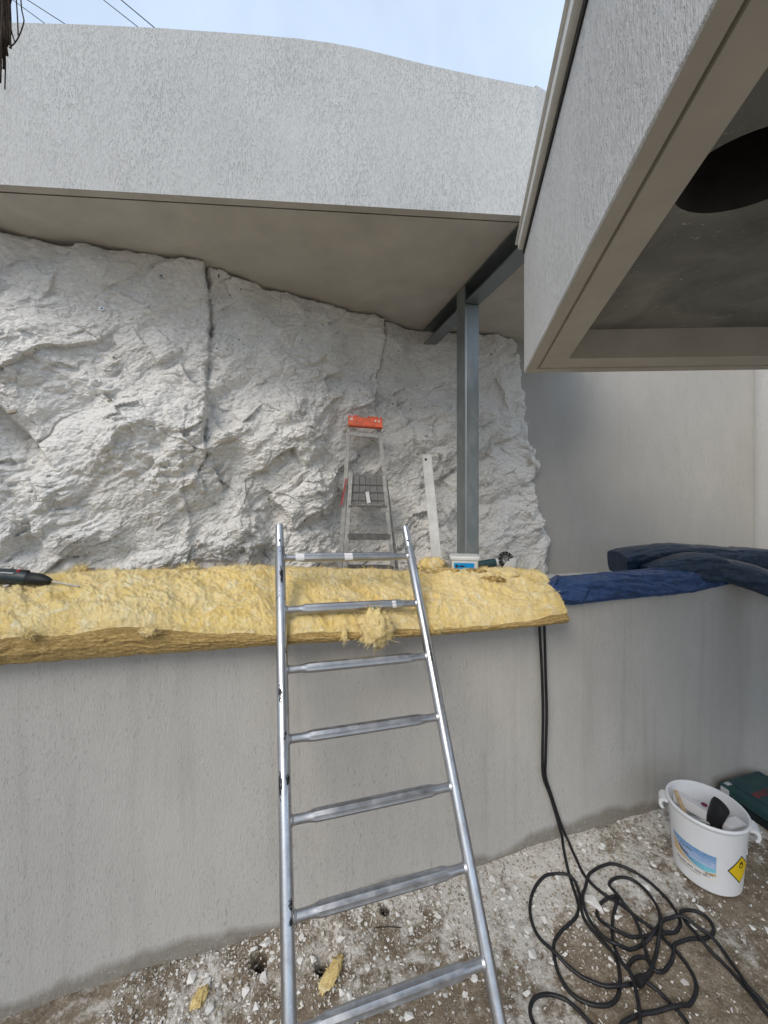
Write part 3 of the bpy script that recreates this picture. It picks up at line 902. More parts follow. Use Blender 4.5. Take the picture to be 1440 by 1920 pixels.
for j in range(1, nr + 1):
    t = j / nr
    p = lastp + (back_ - lastp) * t + np.array([NRM.x, NRM.y, 0]) * 0.03 * math.sin(math.pi * t)
    rows.append(p); mi_rows.append(0)
VV = np.stack(rows, 1)                   # nu, nrow, 3
# ragged right-hand end
nrow = VV.shape[1]
endn = fbm(np.arange(nrow) * 0.22, np.zeros(nrow) + 2, 141, 4, 0.65) * 0.014
wgt = sstep(0.86, 1.0, a)[:, None]
VV[:, :, 0] += endn[None, :] * wgt
Vf = VV.reshape(-1, 3)
mi = np.repeat(np.array(mi_rows[:nrow - 1])[None, :], nu - 1, 0).ravel()
batt = empty('insulation_batt', Vector(VV[nu // 2, nb_ + nf]), 'long thick yellow glass wool batt draped along the top of the low wall', 'insulation')
grid_obj('wool_slab', Vf, nu, nrow, [M['wool'], M['wooledge']], batt, flip=True, mi=mi)
# right end face
mb = MB()
endp = VV[-1]; ce_ = endp.mean(0)
mb.add([tuple(ce_ + np.array([0.012, 0, 0]))] + [tuple(p) for p in endp], [(0, i + 1, i + 2) for i in range(nrow - 1)])
mb.build('torn_end', M['wooledge'], batt)
top0 = nb_ + nf
def batt_pt(x, t):
    i = int(np.clip((x - ax[0]) / (ax[-1] - ax[0]) * (nu - 1), 0, nu - 1)); j = top0 + int(np.clip(t, 0, 1) * (nt_ - 1))
    return Vector(VV[i, j])
# loose fibres over the slab
mb = MB()
def fibre(p, d, L, w=0.0007):
    d = Vector(d).normalized()
    s = d.cross(Vector((rng.normal(), rng.normal(), rng.normal()))).normalized()
    c = Vector((rng.normal(), rng.normal(), rng.normal())) * L * 0.25
    a_, b_, c_ = Vector(p), Vector(p) + d * L * 0.5 + c, Vector(p) + d * L + c * 0.3
    mb.add([a_ + s * w, a_ - s * w, b_ - s * w, b_ + s * w, c_], [(0, 1, 2, 3), (3, 2, 4)])
for q in range(5200):
    i = rng.integers(0, nu); j = top0 + (rng.integers(0, nt_) if q > 2600 else (rng.integers(0, 8) if q % 2 else nt_ - 1 - rng.integers(0, 8)))
    p = VV[i, j]
    dn = Vector((rng.normal() * 0.9, rng.normal() * 0.9 - 0.3, rng.random() * 0.9))
    fibre(p, dn, 0.012 + 0.022 * rng.random())
fb = mb.build('loose_fibres', M['wool'], batt, kind='stuff')

def tuft(name, centre, size, n_f, mat, parent, stretch=(1, 1, 1), seed=0, subdiv=4, amp=0.35, fl=0.03):
    """a torn wad of wool: noisy lump plus stray strands"""
    bm = bmesh.new()
    bmesh.ops.create_icosphere(bm, subdivisions=subdiv, radius=1)
    co = np.array([v.co[:] for v in bm.verts])
    dn = fbm(co[:, 0] * 1.7 + co[:, 2] * 0.9 + seed, co[:, 1] * 1.7 - co[:, 2] * 1.3, 200 + seed, 4, 0.65) * amp * 1.6
    dn += 0.18 * fbm(co[:, 0] * 5 + co[:, 2] * 3, co[:, 1] * 5 - co[:, 2] * 4, 210 + seed, 3, 0.6, True)
    co = co * (1 + dn)[:, None] * np.array(stretch) * size
    co[:, 2] -= 0.0
    for v, c in zip(bm.verts, co): v.co = Vector(c) + Vector(centre)
    pts = [(v.co.copy(), (v.co - Vector(centre)).normalized()) for v in bm.verts]
    me = bpy.data.meshes.new(name); bm.to_mesh(me); bm.free()
    b_ = MB()
    b_.v = [tuple(v.co) for v in me.vertices]; b_.f = [tuple(p.vertices) for p in me.polygons]; b_.m = [0] * len(b_.f)
    bpy.data.meshes.remove(me)
    global mb
    old = mb; mb = b_
    for q in range(n_f):
        p, d = pts[rng.integers(0, len(pts))]
        fibre(p - d * 0.004, d + Vector((rng.normal(), rng.normal(), rng.normal())) * 0.7, fl * (0.5 + rng.random()), 0.0009)
    mb = old
    return b_.build(name, mat, parent, smooth=True)

tuft('hanging_tuft', P(703, 1178, 1.97), 0.085, 700, M['wool'], batt, (0.85, 0.5, 0.95), 1, 4, 0.5, 0.035)
tuft('hanging_shred', P(646, 1192, 1.93), 0.022, 120, M['wool'], batt, (0.7, 0.5, 1.3), 2, 3, 0.5, 0.02)
tuft('rear_tuft', P(150, 1070, 2.08), 0.024, 320, M['wool'], batt, (1.3, 0.7, 0.8), 3, 4, 1.0, 0.03)
tuft('rear_tuft', P(355, 1066, 2.22), 0.026, 320, M['wool'], batt, (1.6, 0.7, 0.7), 5, 4, 1.0, 0.03)
tuft('edge_tuft', P(52, 1190, 1.585), 0.014, 200, M['wool'], batt, (1.6, 0.7, 0.8), 7, 4, 1.0, 0.02)
tuft('edge_tuft', P(280, 1184, 1.70), 0.018, 240, M['wool'], batt, (1.8, 0.6, 0.8), 8, 4, 1.0, 0.02)
tuft('edge_tuft', P(820, 1178, 2.07), 0.014, 200, M['wool'], batt, (1.8, 0.6, 0.8), 9, 4, 1.0, 0.02)
# torn brown flap and strip near the rear right
def flap(name, pts_px, w, mat, seed):
    c = [P(x, y, Yd) for x, y, Yd in pts_px]
    sp = spline(c, 0.01)
    k = len(sp); m = 14
    vs = []
    for i, p in enumerate(sp):
        f = math.sin(math.pi * min(1, max(0, (i + 0.5) / k))) ** 0.5
        for j in range(m):
            q = (j / (m - 1) - 0.5)
            vs.append((p.x + q * w * f * 0.2, p.y + q * w * f * 0.5, p.z + q * w * f * 0.8 + w * 0.2 * f * math.cos(q * 3)))
    A_ = np.array(vs)
    A_[:, 2] += 0.022 * fbm(A_[:, 0] * 40, A_[:, 1] * 40, seed, 4, 0.6); A_[:, 1] += 0.008 * fbm(A_[:, 0] * 30, A_[:, 1] * 30, seed + 5, 3)
    o = grid_obj(name, A_, k, m, mat, batt)
    md = o.modifiers.new('thick', 'SOLIDIFY'); md.thickness = 0.008
    return o
tuft('torn_flap', P(889, 1073, 2.55), 0.042, 160, M['barkwool'], batt, (1.5, 0.8, 0.42), 31, 4, 0.8, 0.02)
tuft('torn_flap', P(922, 1087, 2.47), 0.045, 160, M['barkwool'], batt, (1.5, 0.8, 0.42), 32, 4, 0.8, 0.02)
flap('torn_strip', [(786, 1078, 2.48), (815, 1073, 2.50), (840, 1071, 2.50), (862, 1069, 2.50)], 0.035, M['barkwool'], 305)
tuft('torn_edge', P(955, 1078, 2.56), 0.04, 220, M['wool'], batt, (1.5, 0.8, 0.6), 12, 3, 0.5, 0.02)
# loose wads elsewhere
tuft('loose_wool', P(808, 1062, 2.86), 0.075, 420, M['wool'], None, (1.2, 0.6, 0.75), 13, 4, 0.5, 0.03)
tag(bpy.data.objects['loose_wool'], 'loose fluffy yellow wool wad at the foot of the leaning white board', 'insulation scrap')
for q, (x, y, sz, st, sd_, lb) in enumerate([(374, 1878, 0.042, (0.55, 0.9, 0.35), 21, 'small rounded yellow wool scrap lying on the ground below the wall'),
                                         (622, 1832, 0.062, (0.42, 1.1, 0.22), 22, 'long thin yellow wool scrap lying on the ground behind the ladder')]):
    g = G(x, y)
    o = tuft('wool_scrap', (0, 0, 0), sz, 260, M['wool'], None, st, sd_, 4, 0.5, 0.015)
    o.location = (g.x, g.y, gz(g.x, g.y) + sz * st[2] * 0.75)
    o.rotation_euler = (0, 0, R(-28 if q else -15))
    tag(o, lb, 'insulation scrap', 'yellow wool scraps on the ground')

# ------------------------------------------------------------------ scaffold frame used as a ladder
zL = 2.03
Lk0 = P(525, 1046, zL)
dk = Vector((14.3, -47.0, -84.0)) * (zL / 735)
zR = zL * 1.11
Rk0 = P(770, 1043, zR)
sl = dk.normalized()
fr = empty('scaffold_frame', tuple((Lk0 + Rk0) / 2 + dk * 8.0), 'aluminium tube scaffold frame leaning as a ladder against the insulation', 'ladder')
rt_ = 0.0255
for side, k0 in (('L', Lk0), ('R', Rk0)):
    kb = (gz(0.3, 1.2) - k0.z) / dk.z
    foot = k0 + dk * kb
    top = k0 - dk * 0.20
    mb = MB(); mb.tube([foot, foot + (top - foot) * 0.5, top, top - sl * 0.004], [rt_, rt_, rt_, rt_ * 0.9], 24)
    st = mb.build('stile', M['alub'] if side == 'L' else M['alu'], fr, auto=40)
    tip = top - dk.normalized() * 0.135
    mb = MB(); mb.tube([top + sl * 0.02, tip + sl * 0.012, tip + sl * 0.003, tip], [rt_ * 0.83, rt_ * 0.83, rt_ * 0.78, rt_ * 0.62], 20)
    sp_ = mb.build('spigot', M['alu'], st, auto=45)
    # pin hole facing the camera
    hp = top - sl * 0.035
    vd = Vector((-hp.x, -hp.y, H - hp.z)); vd = (vd - sl * vd.dot(sl)).normalized()
    mb = MB(); c0 = hp + vd * (rt_ * 0.83 - 0.004)
    mb.tube([c0, c0 + vd * 0.0048], 0.0062, 14)
    mb.build('pin_hole', M['ink'], sp_)
    mb = MB(); mb.tube([top + sl * 0.001, top - sl * 0.006], [rt_ * 1.02, rt_ * 0.95], 20); mb.build('collar', M['rungm'], st)
    mb = MB(); mb.tube([foot + sl * 0.004, foot - sl * 0.05], rt_ * 1.12, 18); mb.build('foot_cap', M['black'], st)
rung_dir = (Rk0 - Lk0).normalized()
perp = rung_dir.cross(sl).normalized()
for k in range(8):
    a_ = Lk0 + dk * k; b_ = Rk0 + dk * k
    L = (b_ - a_).length
    ts = [0.028, 0.10, 0.13, 0.16, 0.30, 0.5, 0.70, 0.84, 0.87, 0.90, 0.972]
    rr = [0.0175, 0.0175, 0.0190, 0.0235, 0.0240, 0.0240, 0.0240, 0.0235, 0.0190, 0.0175, 0.0175]
    mb = MB()
    pts = [a_ + (b_ - a_) * t for t in ts]
    nn = 20; vs = []
    for p, r_, t in zip(pts, rr, ts):
        flu = 1 if 0.14 < t < 0.86 else 0
        for j in range(nn):
            th_ = 2 * math.pi * j / nn
            rad = r_ * (1 + (0.05 * math.cos(th_ * 10) if flu else 0))
            if flu and math.sin(th_) < -0.75: rad *= 0.93
            vs.append(p + (sl * -math.sin(th_) + perp * math.cos(th_)) * rad)
    fs = [(i * nn + j, i * nn + (j + 1) % nn, (i + 1) * nn + (j + 1) % nn, (i + 1) * nn + j) for i in range(len(ts) - 1) for j in range(nn)]
    mb.add(vs, fs)
    rg = mb.build('rung', M['rungm'], fr, auto=35)
    for pt, sg in ((a_, 1), (b_, -1)):
        mb = MB(); mb.tube([pt + rung_dir * sg * (rt_ - 0.004), pt + rung_dir * sg * (rt_ + 0.006)], [0.0230, 0.0182], 16); mb.build('weld', M['rungm'], rg, auto=60)
# black paint scuffs along the left stile
for kpos, Ls, a_c, sdn in ((2.35, 0.09, -0.5, 1), (3.55, 0.11, -0.75, 2), (3.50, 0.05, 0.5, 3), (4.85, 0.04, 0.5, 4), (0.35, 0.10, 0.2, 5), (5.02, 0.03, 0.5, 6)):
    c_ = Lk0 + dk * kpos
    vd = Vector((-c_.x, -c_.y, H - c_.z)); vd = (vd - sl * vd.dot(sl)).normalized(); sd2 = sl.cross(vd)
    if sd2.x < 0: sd2 = -sd2
    nI, nJ = 26, 14
    gi, gj = np.meshgrid(np.linspace(-1, 1, nI), np.linspace(-1, 1, nJ), indexing='ij')
    fld_ = fbm(gi * 2.2 + sdn * 7, gj * 2.2, 700 + sdn, 4, 0.65) + 0.30 - 0.75 * (gi ** 2 * 0.8 + gj ** 2)
    vs = [c_ + sl * gi[i, j] * Ls / 2 + (vd * math.cos(a_c + gj[i, j] * 0.45) + sd2 * math.sin(a_c + gj[i, j] * 0.45)) * (rt_ + 0.0005) for i in range(nI) for j in range(nJ)]
    fs = [(i * nJ + j, i * nJ + j + 1, (i + 1) * nJ + j + 1, (i + 1) * nJ + j) for i in range(nI - 1) for j in range(nJ - 1) if fld_[i, j] > 0]
    used = sorted({q for f in fs for q in f}); mp_ = {q: n_ for n_, q in enumerate(used)}
    if not fs: continue
    mb = MB(); mb.add([vs[q] for q in used], [tuple(mp_[q] for q in f) for f in fs]); mb.build('paint_scuff', M['ink'], fr, kind='stuff')
# paper stickers on the upper rungs
for k, t, w in ((0, 0.14, 0.045), (0, 0.50, 0.045), (1, 0.80, 0.022)):
    c_ = Lk0 + dk * k + (Rk0 + dk * k - Lk0 - dk * k) * t
    vdir = Vector((-c_.x, -c_.y, H - c_.z)).normalized()
    mb = MB()
    vs = []
    for i in (0, 1):
        for j in range(7):
            th_ = (j / 6 - 0.5) * 1.6
            nrm = (vdir * math.cos(th_) + sl * -math.sin(th_)).normalized()
            vs.append(c_ + rung_dir * (i - 0.5) * w + nrm * 0.0258)
    mb.add(vs, [(j, j + 1, 8 + j, 7 + j) for j in range(6)])
    mb.build('sticker', M['paper'], fr, smooth=True)

# ------------------------------------------------------------------ old stepladder against the rock
def SL(x, y, dy=0.0):
    return P(x, y, 2.90 + (1075 - y) / 285 * 0.20 + dy)
stp = empty('stepladder', tuple(SL(690, 1130)), 'old grimy aluminium stepladder with orange top cap leaning on the rock', 'stepladder')
up_ = (SL(690, 800) - SL(690, 1075)).normalized()
fwd = Vector((1, 0, 0)).cross(up_).normalized()
if fwd.y > 0: fwd = -fwd            # towards the camera
def rail(xa, ya, xb, yb, w, t, name, mat, dy=0.0):
    mb = MB()
    A_, B_ = SL(xa, ya, dy), SL(xb, yb, dy)
    # U profile: web and two lips
    d = (B_ - A_).normalized(); s = d.cross(fwd).normalized()
    mb.box((A_ + B_) / 2, (B_ - A_) / 2, s * w / 2, fwd * 0.002)
    for sg in (-1, 1):
        mb.box((A_ + B_) / 2 + s * sg * (w / 2 - 0.002) - fwd * t / 2, (B_ - A_) / 2, s * 0.002, fwd * (t / 2 - 0.0022))
    return mb.build(name, mat, stp)
rail(634, 1130, 654, 803, 0.030, 0.028, 'rear_leg', M['oldalu'], 0.03)
rail(752, 1130, 711, 806, 0.030, 0.028, 'rear_leg', M['oldalu'], 0.03)
rail(643, 1130, 658, 888, 0.030, 0.030, 'front_stile', M['oldalu'], -0.02)
rail(744, 1130, 720, 892, 0.030, 0.030, 'front_stile', M['oldalu'], -0.02)
def tread(xa, xb, y, hgt_, dep, name='tread', mat=None, dy=-0.02):
    mb = MB()
    A_, B_ = SL(xa, y, dy), SL(xb, y + 1, dy)
    mb.box((A_ + B_) / 2 + Vector((0, dep / 2 - 0.01, 0)), (B_ - A_) / 2, Vector((0, dep / 2, 0)), Vector((0, 0, hgt_ / 2)))
    return mb.build(name, mat or M['darkalu'], stp, bevel=0.003)
tread(653, 726, 949, 0.014, 0.05)
tread(652, 732, 1006, 0.042, 0.04)
tread(649, 738, 1063, 0.020, 0.06)
tread(645, 741, 1080, 0.012, 0.03)
mb = MB(); mb.bar(SL(656, 813, 0.02), SL(710, 818, 0.02), 0.012, 0.03, up=up_); mb.build('cross_brace', M['oldalu'], stp)
# folded platform: plate, ribs, strap
mb = MB()
A_, B_, C_, D_ = SL(660, 893, -0.005), SL(717, 895, -0.005), SL(722, 944, -0.005), SL(655, 944, -0.005)
off_ = fwd * -0.006
mb.add([A_, B_, C_, D_, A_ + off_, B_ + off_, C_ + off_, D_ + off_], [(0, 3, 2, 1), (4, 5, 6, 7), (0, 1, 5, 4), (1, 2, 6, 5), (2, 3, 7, 6), (3, 0, 4, 7)])
pl_ = mb.build('platform', M['darkalu'], stp)
def lerp(a_, b_, t): return a_ + (b_ - a_) * t
for t in (0.24, 0.43, 0.57, 0.77):
    mb = MB(); mb.tube([lerp(A_, B_, t) + fwd * 0.006, lerp(D_, C_, t) + fwd * 0.006], 0.0028, 6); mb.build('rib', M['oldalu'], pl_)
for t in (0.30, 0.58, 0.88):
    mb = MB(); mb.tube([lerp(A_, D_, t) + fwd * 0.010, lerp(B_, C_, t) + fwd * 0.010], 0.0026, 6); mb.build('rib', M['darkalu'], pl_)
mb = MB(); mb.bar(lerp(lerp(A_, B_, 0.5), lerp(D_, C_, 0.5), 0.58) + fwd * 0.016, lerp(D_, C_, 0.55) + fwd * 0.016, 0.028, 0.004, up=fwd); mb.build('strap', M['lightgrey'], pl_)
mb = MB(); mb.bar(SL(657, 890), SL(723, 893), 0.012, 0.014, up=up_); mb.build('platform_edge', M['darkalu'], pl_)
# orange cap
mb = MB()
A_, B_ = SL(653, 792), SL(717, 797)
mid_ = (A_ + B_) / 2; hx = (B_ - A_) / 2
mb.box(mid_ + up_ * 0.006, hx, up_ * 0.036, fwd * 0.028)
for t in (-0.92, -0.55, 0.30, 0.62, 0.92):
    mb.box(mid_ + hx * t + up_ * 0.048, hx * (0.06 if abs(t) > 0.9 else 0.17), up_ * 0.008, fwd * 0.027)
cp = mb.build('top_cap', M['orange'], stp, bevel=0.004)
for t in (-0.6, -0.45, -0.3, -0.15, 0.0, 0.15, 0.4, 0.55):
    mb = MB(); mb.box(mid_ + hx * t + fwd * 0.029 + up_ * 0.004, hx.normalized() * 0.0035, up_ * 0.024, fwd * 0.003); mb.build('cap_rib', M['orange'], cp)
for t, wv in ((-0.80, 0.022), (0.60, 0.010), (0.80, 0.010)):
    mb = MB(); mb.box(mid_ + hx * t + fwd * 0.031 + up_ * 0.018, hx.normalized() * wv / 2, up_ * 0.008, fwd * 0.0015); mb.build('paint_spot', M['paper'], cp)
mb = MB()
A_, B_ = SL(650, 898, 0.01), SL(640, 948, 0.01)
mb.bar(A_ + fwd * 0.014, B_ + fwd * 0.014, 0.012, 0.006, up=fwd); mb.build('red_band', M['redprint'], stp)

# ------------------------------------------------------------------ whitewashed board leaning by the column
mb = MB()
A_ = P(800, 853, 3.28); B_ = P(825.5, 1121.5, 3.04)
mb.bar(A_, B_, 0.078, 0.022, up=(0, -1, 0.3))
bo = mb.build('board', M['batten'], bevel=0.003)
tag(bo, 'narrow whitewashed board leaning on the rock between stepladder and column', 'board')
mb = MB(); hp = A_ + (B_ - A_) * 0.035 - Vector((0.012, 0.012, 0)); mb.tube([hp, hp + Vector((0, -0.004, 0.001))], 0.010, 14)
# hole goes in as a small part of the board
ho = mb.build('nail_hole', M['ink'], bo)

# ------------------------------------------------------------------ screw tub
tb = Vector((0.55, 2.68, WTOP - 0.01))
tub = empty('screw_tub', tuple(tb), 'milky plastic tub with a bright blue label in front of the steel column', 'tub')
rotm = Matrix.Rotation(R(-8), 3, 'Z')
def TB(x, y, z): return tb + rotm @ Vector((x, y, z))
mb = MB()
rings = []
def rrect(hx, hy, r, z, n=6):
    out = []
    for cx, cy, a0 in ((hx - r, hy - r, 0), (-hx + r, hy - r, 90), (-hx + r, -hy + r, 180), (hx - r, -hy + r, 270)):
        for i in range(n):
            a = R(a0 + 90 * i / (n - 1))
            out.append(TB(cx + r * math.cos(a), cy + r * math.sin(a), z))
    return out
TH = 0.245
lv = [(0.078, 0.05, 0.0), (0.090, 0.06, TH - 0.02)]
def loft(mb, secs):
    n_ = len(secs[0]); b_ = []
    for s_ in secs: b_ += s_
    fs = [(i * n_ + j, i * n_ + (j + 1) % n_, (i + 1) * n_ + (j + 1) % n_, (i + 1) * n_ + j) for i in range(len(secs) - 1) for j in range(n_)]
    fs += [tuple(range(n_ - 1, -1, -1)), tuple(range((len(secs) - 1) * n_, len(secs) * n_))]
    mb.add(b_, fs)
loft(mb, [rrect(hx_, hy_, 0.018, z_) for hx_, hy_, z_ in lv])
mb.build('tub_body', M['clear'], tub, auto=35)
mb = MB(); loft(mb, [rrect(0.099, 0.069, 0.02, TH - 0.022), rrect(0.101, 0.071, 0.02, TH - 0.008), rrect(0.094, 0.064, 0.02, TH)]); mb.build('lid', M['clear'], tub, auto=35)
mb = MB(); mb.add([TB(-0.072, -0.0600, 0.118), TB(0.058, -0.0600, 0.118), TB(0.060, -0.0645, 0.202), TB(-0.074, -0.0645, 0.202)], [(0, 1, 2, 3)])
lb_ = mb.build('label', M['blueprint'], tub)
mb = MB(); mb.tube([TB(-0.055, -0.062, 0.180), TB(-0.055, -0.0655, 0.1805)], 0.010, 14); mb.build('logo_disc', M['ink'], lb_)
mb = MB(); mb.box(TB(-0.020, -0.0645, 0.180), rotm @ Vector((0.018, 0, 0)), rotm @ Vector((0, 0.0012, 0)), Vector((0, 0, 0.005))); mb.build('print_line', M['ink'], lb_)
mb = MB(); mb.box(TB(-0.008, -0.0632, 0.142), rotm @ Vector((0.050, 0, 0)), rotm @ Vector((0, 0.0012, 0)), Vector((0, 0, 0.006))); mb.build('print_line', M['teal'], lb_)

# ------------------------------------------------------------------ angle grinder with segmented disc
gc = P(949, 1050, 2.86)
gr_ = empty('angle_grinder', tuple(gc + Vector((-0.1, 0, -0.03))), 'angle grinder with pale guard and black segmented cutting disc behind the insulation', 'angle grinder')
dn_ = Vector((0.25, -0.93, 0.28)).normalized()
du = dn_.cross(Vector((0, 0, 1))).normalized(); dv = du.cross(dn_)
dvu = -dv if dv.z < 0 else dv
mb = MB(); mb.tube([gc - dn_ * 0.0012, gc + dn_ * 0.0012], 0.046, 32); dsk = mb.build('disc', M['darkalu'], gr_)
for i in range(12):
    a0 = 2 * math.pi * i / 12 + 0.05; a1 = 2 * math.pi * (i + 1) / 12 - 0.05
    mb = MB(); vs = []
    for s_ in (-1, 1):
        for r_ in (0.036, 0.0625):
            for j in range(4):
                a_ = a0 + (a1 - a0) * j / 3
                vs.append(gc + dn_ * 0.0022 * s_ + du * r_ * math.cos(a_) + dvu * r_ * math.sin(a_))
    fs = [(j, j + 1, j + 5, j + 4) for j in range(3)] + [(j + 8, j + 12, j + 13, j + 9) for j in range(3)]
    fs += [(j, j + 8, j + 9, j + 1) for j in range(3)] + [(j + 4, j + 5, j + 13, j + 12) for j in range(3)] + [(0, 4, 12, 8), (3, 11, 15, 7)]
    mb.add(vs, fs)
    mb.build('segment', M['black'], dsk)
mb = MB(); mb.tube([gc + dn_ * 0.002, gc + dn_ * 0.012], 0.014, 16); mb.build('flange_nut', M['steel'], dsk)
vs = []; mb = MB()
for s_, r_ in ((-0.010, 0.030), (-0.010, 0.068), (0.020, 0.068), (0.023, 0.060), (0.024, 0.012)):
    for j in range(17):
        a_ = R(165 + 150 * j / 16)
        vs.append(gc + dn_ * s_ + du * r_ * math.cos(a_) + dvu * r_ * math.sin(a_))
mb.add(vs, [(i * 17 + j, i * 17 + j + 1, (i + 1) * 17 + j + 1, (i + 1) * 17 + j) for i in range(4) for j in range(16)])
mb.build('guard', M['lightgrey'], gr_, auto=40)
hb = gc - dn_ * 0.035 - Vector((0.015, 0, 0.012))
gx0 = Vector((-0.98, -0.05, -0.10)).normalized()
mb = MB(); mb.tube([gc - dn_ * 0.006, hb, hb + gx0 * 0.05], [0.026, 0.030, 0.030], 16); mb.build('gear_head', M['lightgrey'], gr_, auto=50)
mb = MB(); mb.tube([hb + gx0 * 0.045, hb + gx0 * 0.07, hb + gx0 * 0.20, hb + gx0 * 0.26], [0.030, 0.033, 0.028, 0.024], 16); mb.build('motor_body', M['teal'], gr_, auto=50)

# ------------------------------------------------------------------ drill on the insulation
dp = [P(-75, 1076, 1.86), P(-40, 1078, 1.86), P(52, 1082, 1.85), P(57, 1084, 1.85), P(83, 1088, 1.84), P(94, 1089.5, 1.84)]
dr = empty('hammer_drill', tuple(dp[2]), 'black cordless hammer drill with long bit lying on the yellow insulation', 'drill')
mb = MB(); mb.tube([P(-78, 1076, 1.86), P(-70, 1077, 1.86), P(20, 1080.5, 1.855), P(45, 1083, 1.85), P(54, 1084, 1.85)], [0.026, 0.034, 0.034, 0.031, 0.027], 20, flat=(1, 1.05)); bdy = mb.build('body', M['drill'], dr, auto=50)
mb = MB(); mb.tube([P(53, 1084, 1.85), P(56, 1084.2, 1.85), P(75, 1086.5, 1.845), P(84, 1088, 1.84), P(93, 1089.5, 1.84), P(95, 1090, 1.84)], [0.024, 0.0285, 0.0275, 0.022, 0.014, 0.010], 20); mb.build('chuck', M['black'], dr, auto=35)
for i in range(7):
    mb = MB(); x = 2 + i * 5.2
    a_ = P(x, 1079.7 + (x * 0.03), 1.855); vd = Vector((-a_.x, -a_.y, H - a_.z)).normalized()
    mb.box(a_ + vd * 0.0335 - Vector((0, 0, 0.008)), Vector((0.0035, 0, 0)), Vector((0, 0, 0.016)), vd * 0.004); mb.build('grip_rib', M['tealblack'], bdy)
a_ = P(46, 1071.5, 1.85)
mb = MB(); mb.box(a_, Vector((0.020, 0, -0.001)), Vector((0, 0.010, 0)), Vector((0, 0, 0.006))); mb.build('mode_switch', M['black'], dr, bevel=0.002)
a_ = P(37, 1071.2, 1.845)
mb = MB(); mb.box(a_, Vector((0.006, 0, 0)), Vector((0, 0.011, 0)), Vector((0, 0, 0.0075))); mb.build('red_button', M['red'], dr, bevel=0.002)
a_ = P(20, 1072.5, 1.84); mb = MB(); mb.box(a_ - Vector((0, 0.018, 0)), Vector((0.030, 0, -0.002)), Vector((0, 0.0015, 0)), Vector((0, 0, 0.002))); mb.build('trim_line', M['lightgrey'], bdy)
hl = spline([P(94, 1089.5, 1.84), P(120, 1094, 1.835), P(149, 1099.5, 1.83)], 0.004)
mb = MB(); mb.tube(hl, 0.0030, 8); bt = mb.build('bit', M['steel'], dr, smooth=True)
mb = MB()
for ph in (0, math.pi):
    hp_ = []
    for i, p in enumerate(hl):
        th_ = i * 0.9 + ph
        hp_.append(p + Vector((0, math.cos(th_), math.sin(th_))) * 0.0036)
    mb.tube(hp_[4:], 0.0014, 5)
mb.build('flute', M['lightgrey'], bt, smooth=True)
mb = MB(); mb.tube([P(-55, 1084, 1.84), P(-62, 1110, 1.74), P(-66, 1130, 1.66)], [0.024, 0.020, 0.024], 14, flat=(0.8, 1.2)); mb.build('handle', M['drill'], dr, auto=50)
mb = MB(); mb.box(P(-68, 1135, 1.64), Vector((0.055, 0, 0)), Vector((0, 0.025, -0.01)), Vector((0, 0.012, 0.03))); mb.build('battery', M['black'], dr, bevel=0.006)
w_ = P(11, 1098.5, 1.82)
mb = MB(); mb.tube([w_, w_ + Vector((0, 0, 0.003))], 0.011, 18)
tag(mb.build('plastic_cap', M['paper'], smooth=False), 'small round white plastic cap on the insulation beneath the drill', 'cap')

# ------------------------------------------------------------------ tarpaulins
def sweep(name, pts, half_w, half_h, mat, parent, seed, amp=0.02, n=56, droop=0.0, step=0.012):
    sp = spline(pts, step); k = len(sp)
    tt = np.linspace(0, 1, k)
    kk = np.linspace(0, 1, len(half_w))
    hw = np.interp(tt, kk, half_w); hh = np.interp(tt, kk, half_h)
    vs = []
    for i, p in enumerate(sp):
        t = (sp[min(i + 1, k - 1)] - sp[max(i - 1, 0)]).normalized()
        s = t.cross(Vector((0, 0, 1))).normalized(); u = s.cross(t)
        for j in range(n):
            th_ = 2 * math.pi * j / (n - 1)
            c_, s_ = math.cos(th_), math.sin(th_)
            e_ = 0.5
            X_ = math.copysign(abs(c_) ** e_, c_) * hw[i]; Z_ = math.copysign(abs(s_) ** e_, s_) * hh[i]
            vs.append(p + s * X_ + u * Z_)
    A_ = np.array([v[:] for v in vs]).reshape(k, n, 3)
    ss = np.linspace(0, 1, k)[:, None] * k * step; th_ = np.linspace(0, 1, n)[None, :]
    per = np.minimum(th_, 1 - th_) * 2
    wob = fbm(ss * 1.6, per * 4 + ss * 1.0, seed, 2, 0.5, True) * amp * 0.5 + (facets(ss * 3.4 + per * 1.4, per * 3 - ss * 1.6, seed + 3, 1.2) - 0.6) * amp * 1.4 + (facets(ss * 9 + per * 3, per * 8 - ss * 4, seed + 5, 1.2) - 0.6) * amp * 0.3
    cen = np.array([p[:] for p in sp])[:, None, :]
    dirv = A_ - cen; ln = np.linalg.norm(dirv, axis=2, keepdims=True) + 1e-6
    A_ = A_ + dirv / ln * wob[:, :, None]
    # pinch the ends
    o = grid_obj(name, A_.reshape(-1, 3), k, n, mat, parent)
    for e in (0, k - 1):
        b_ = MB(); ring = A_[e]; c_ = ring.mean(0)
        b_.add([tuple(c_)] + [tuple(q) for q in ring], [(0, q + 1, q + 2) for q in range(n - 1)])
        b_.build('fold_end', mat, parent)
    return o

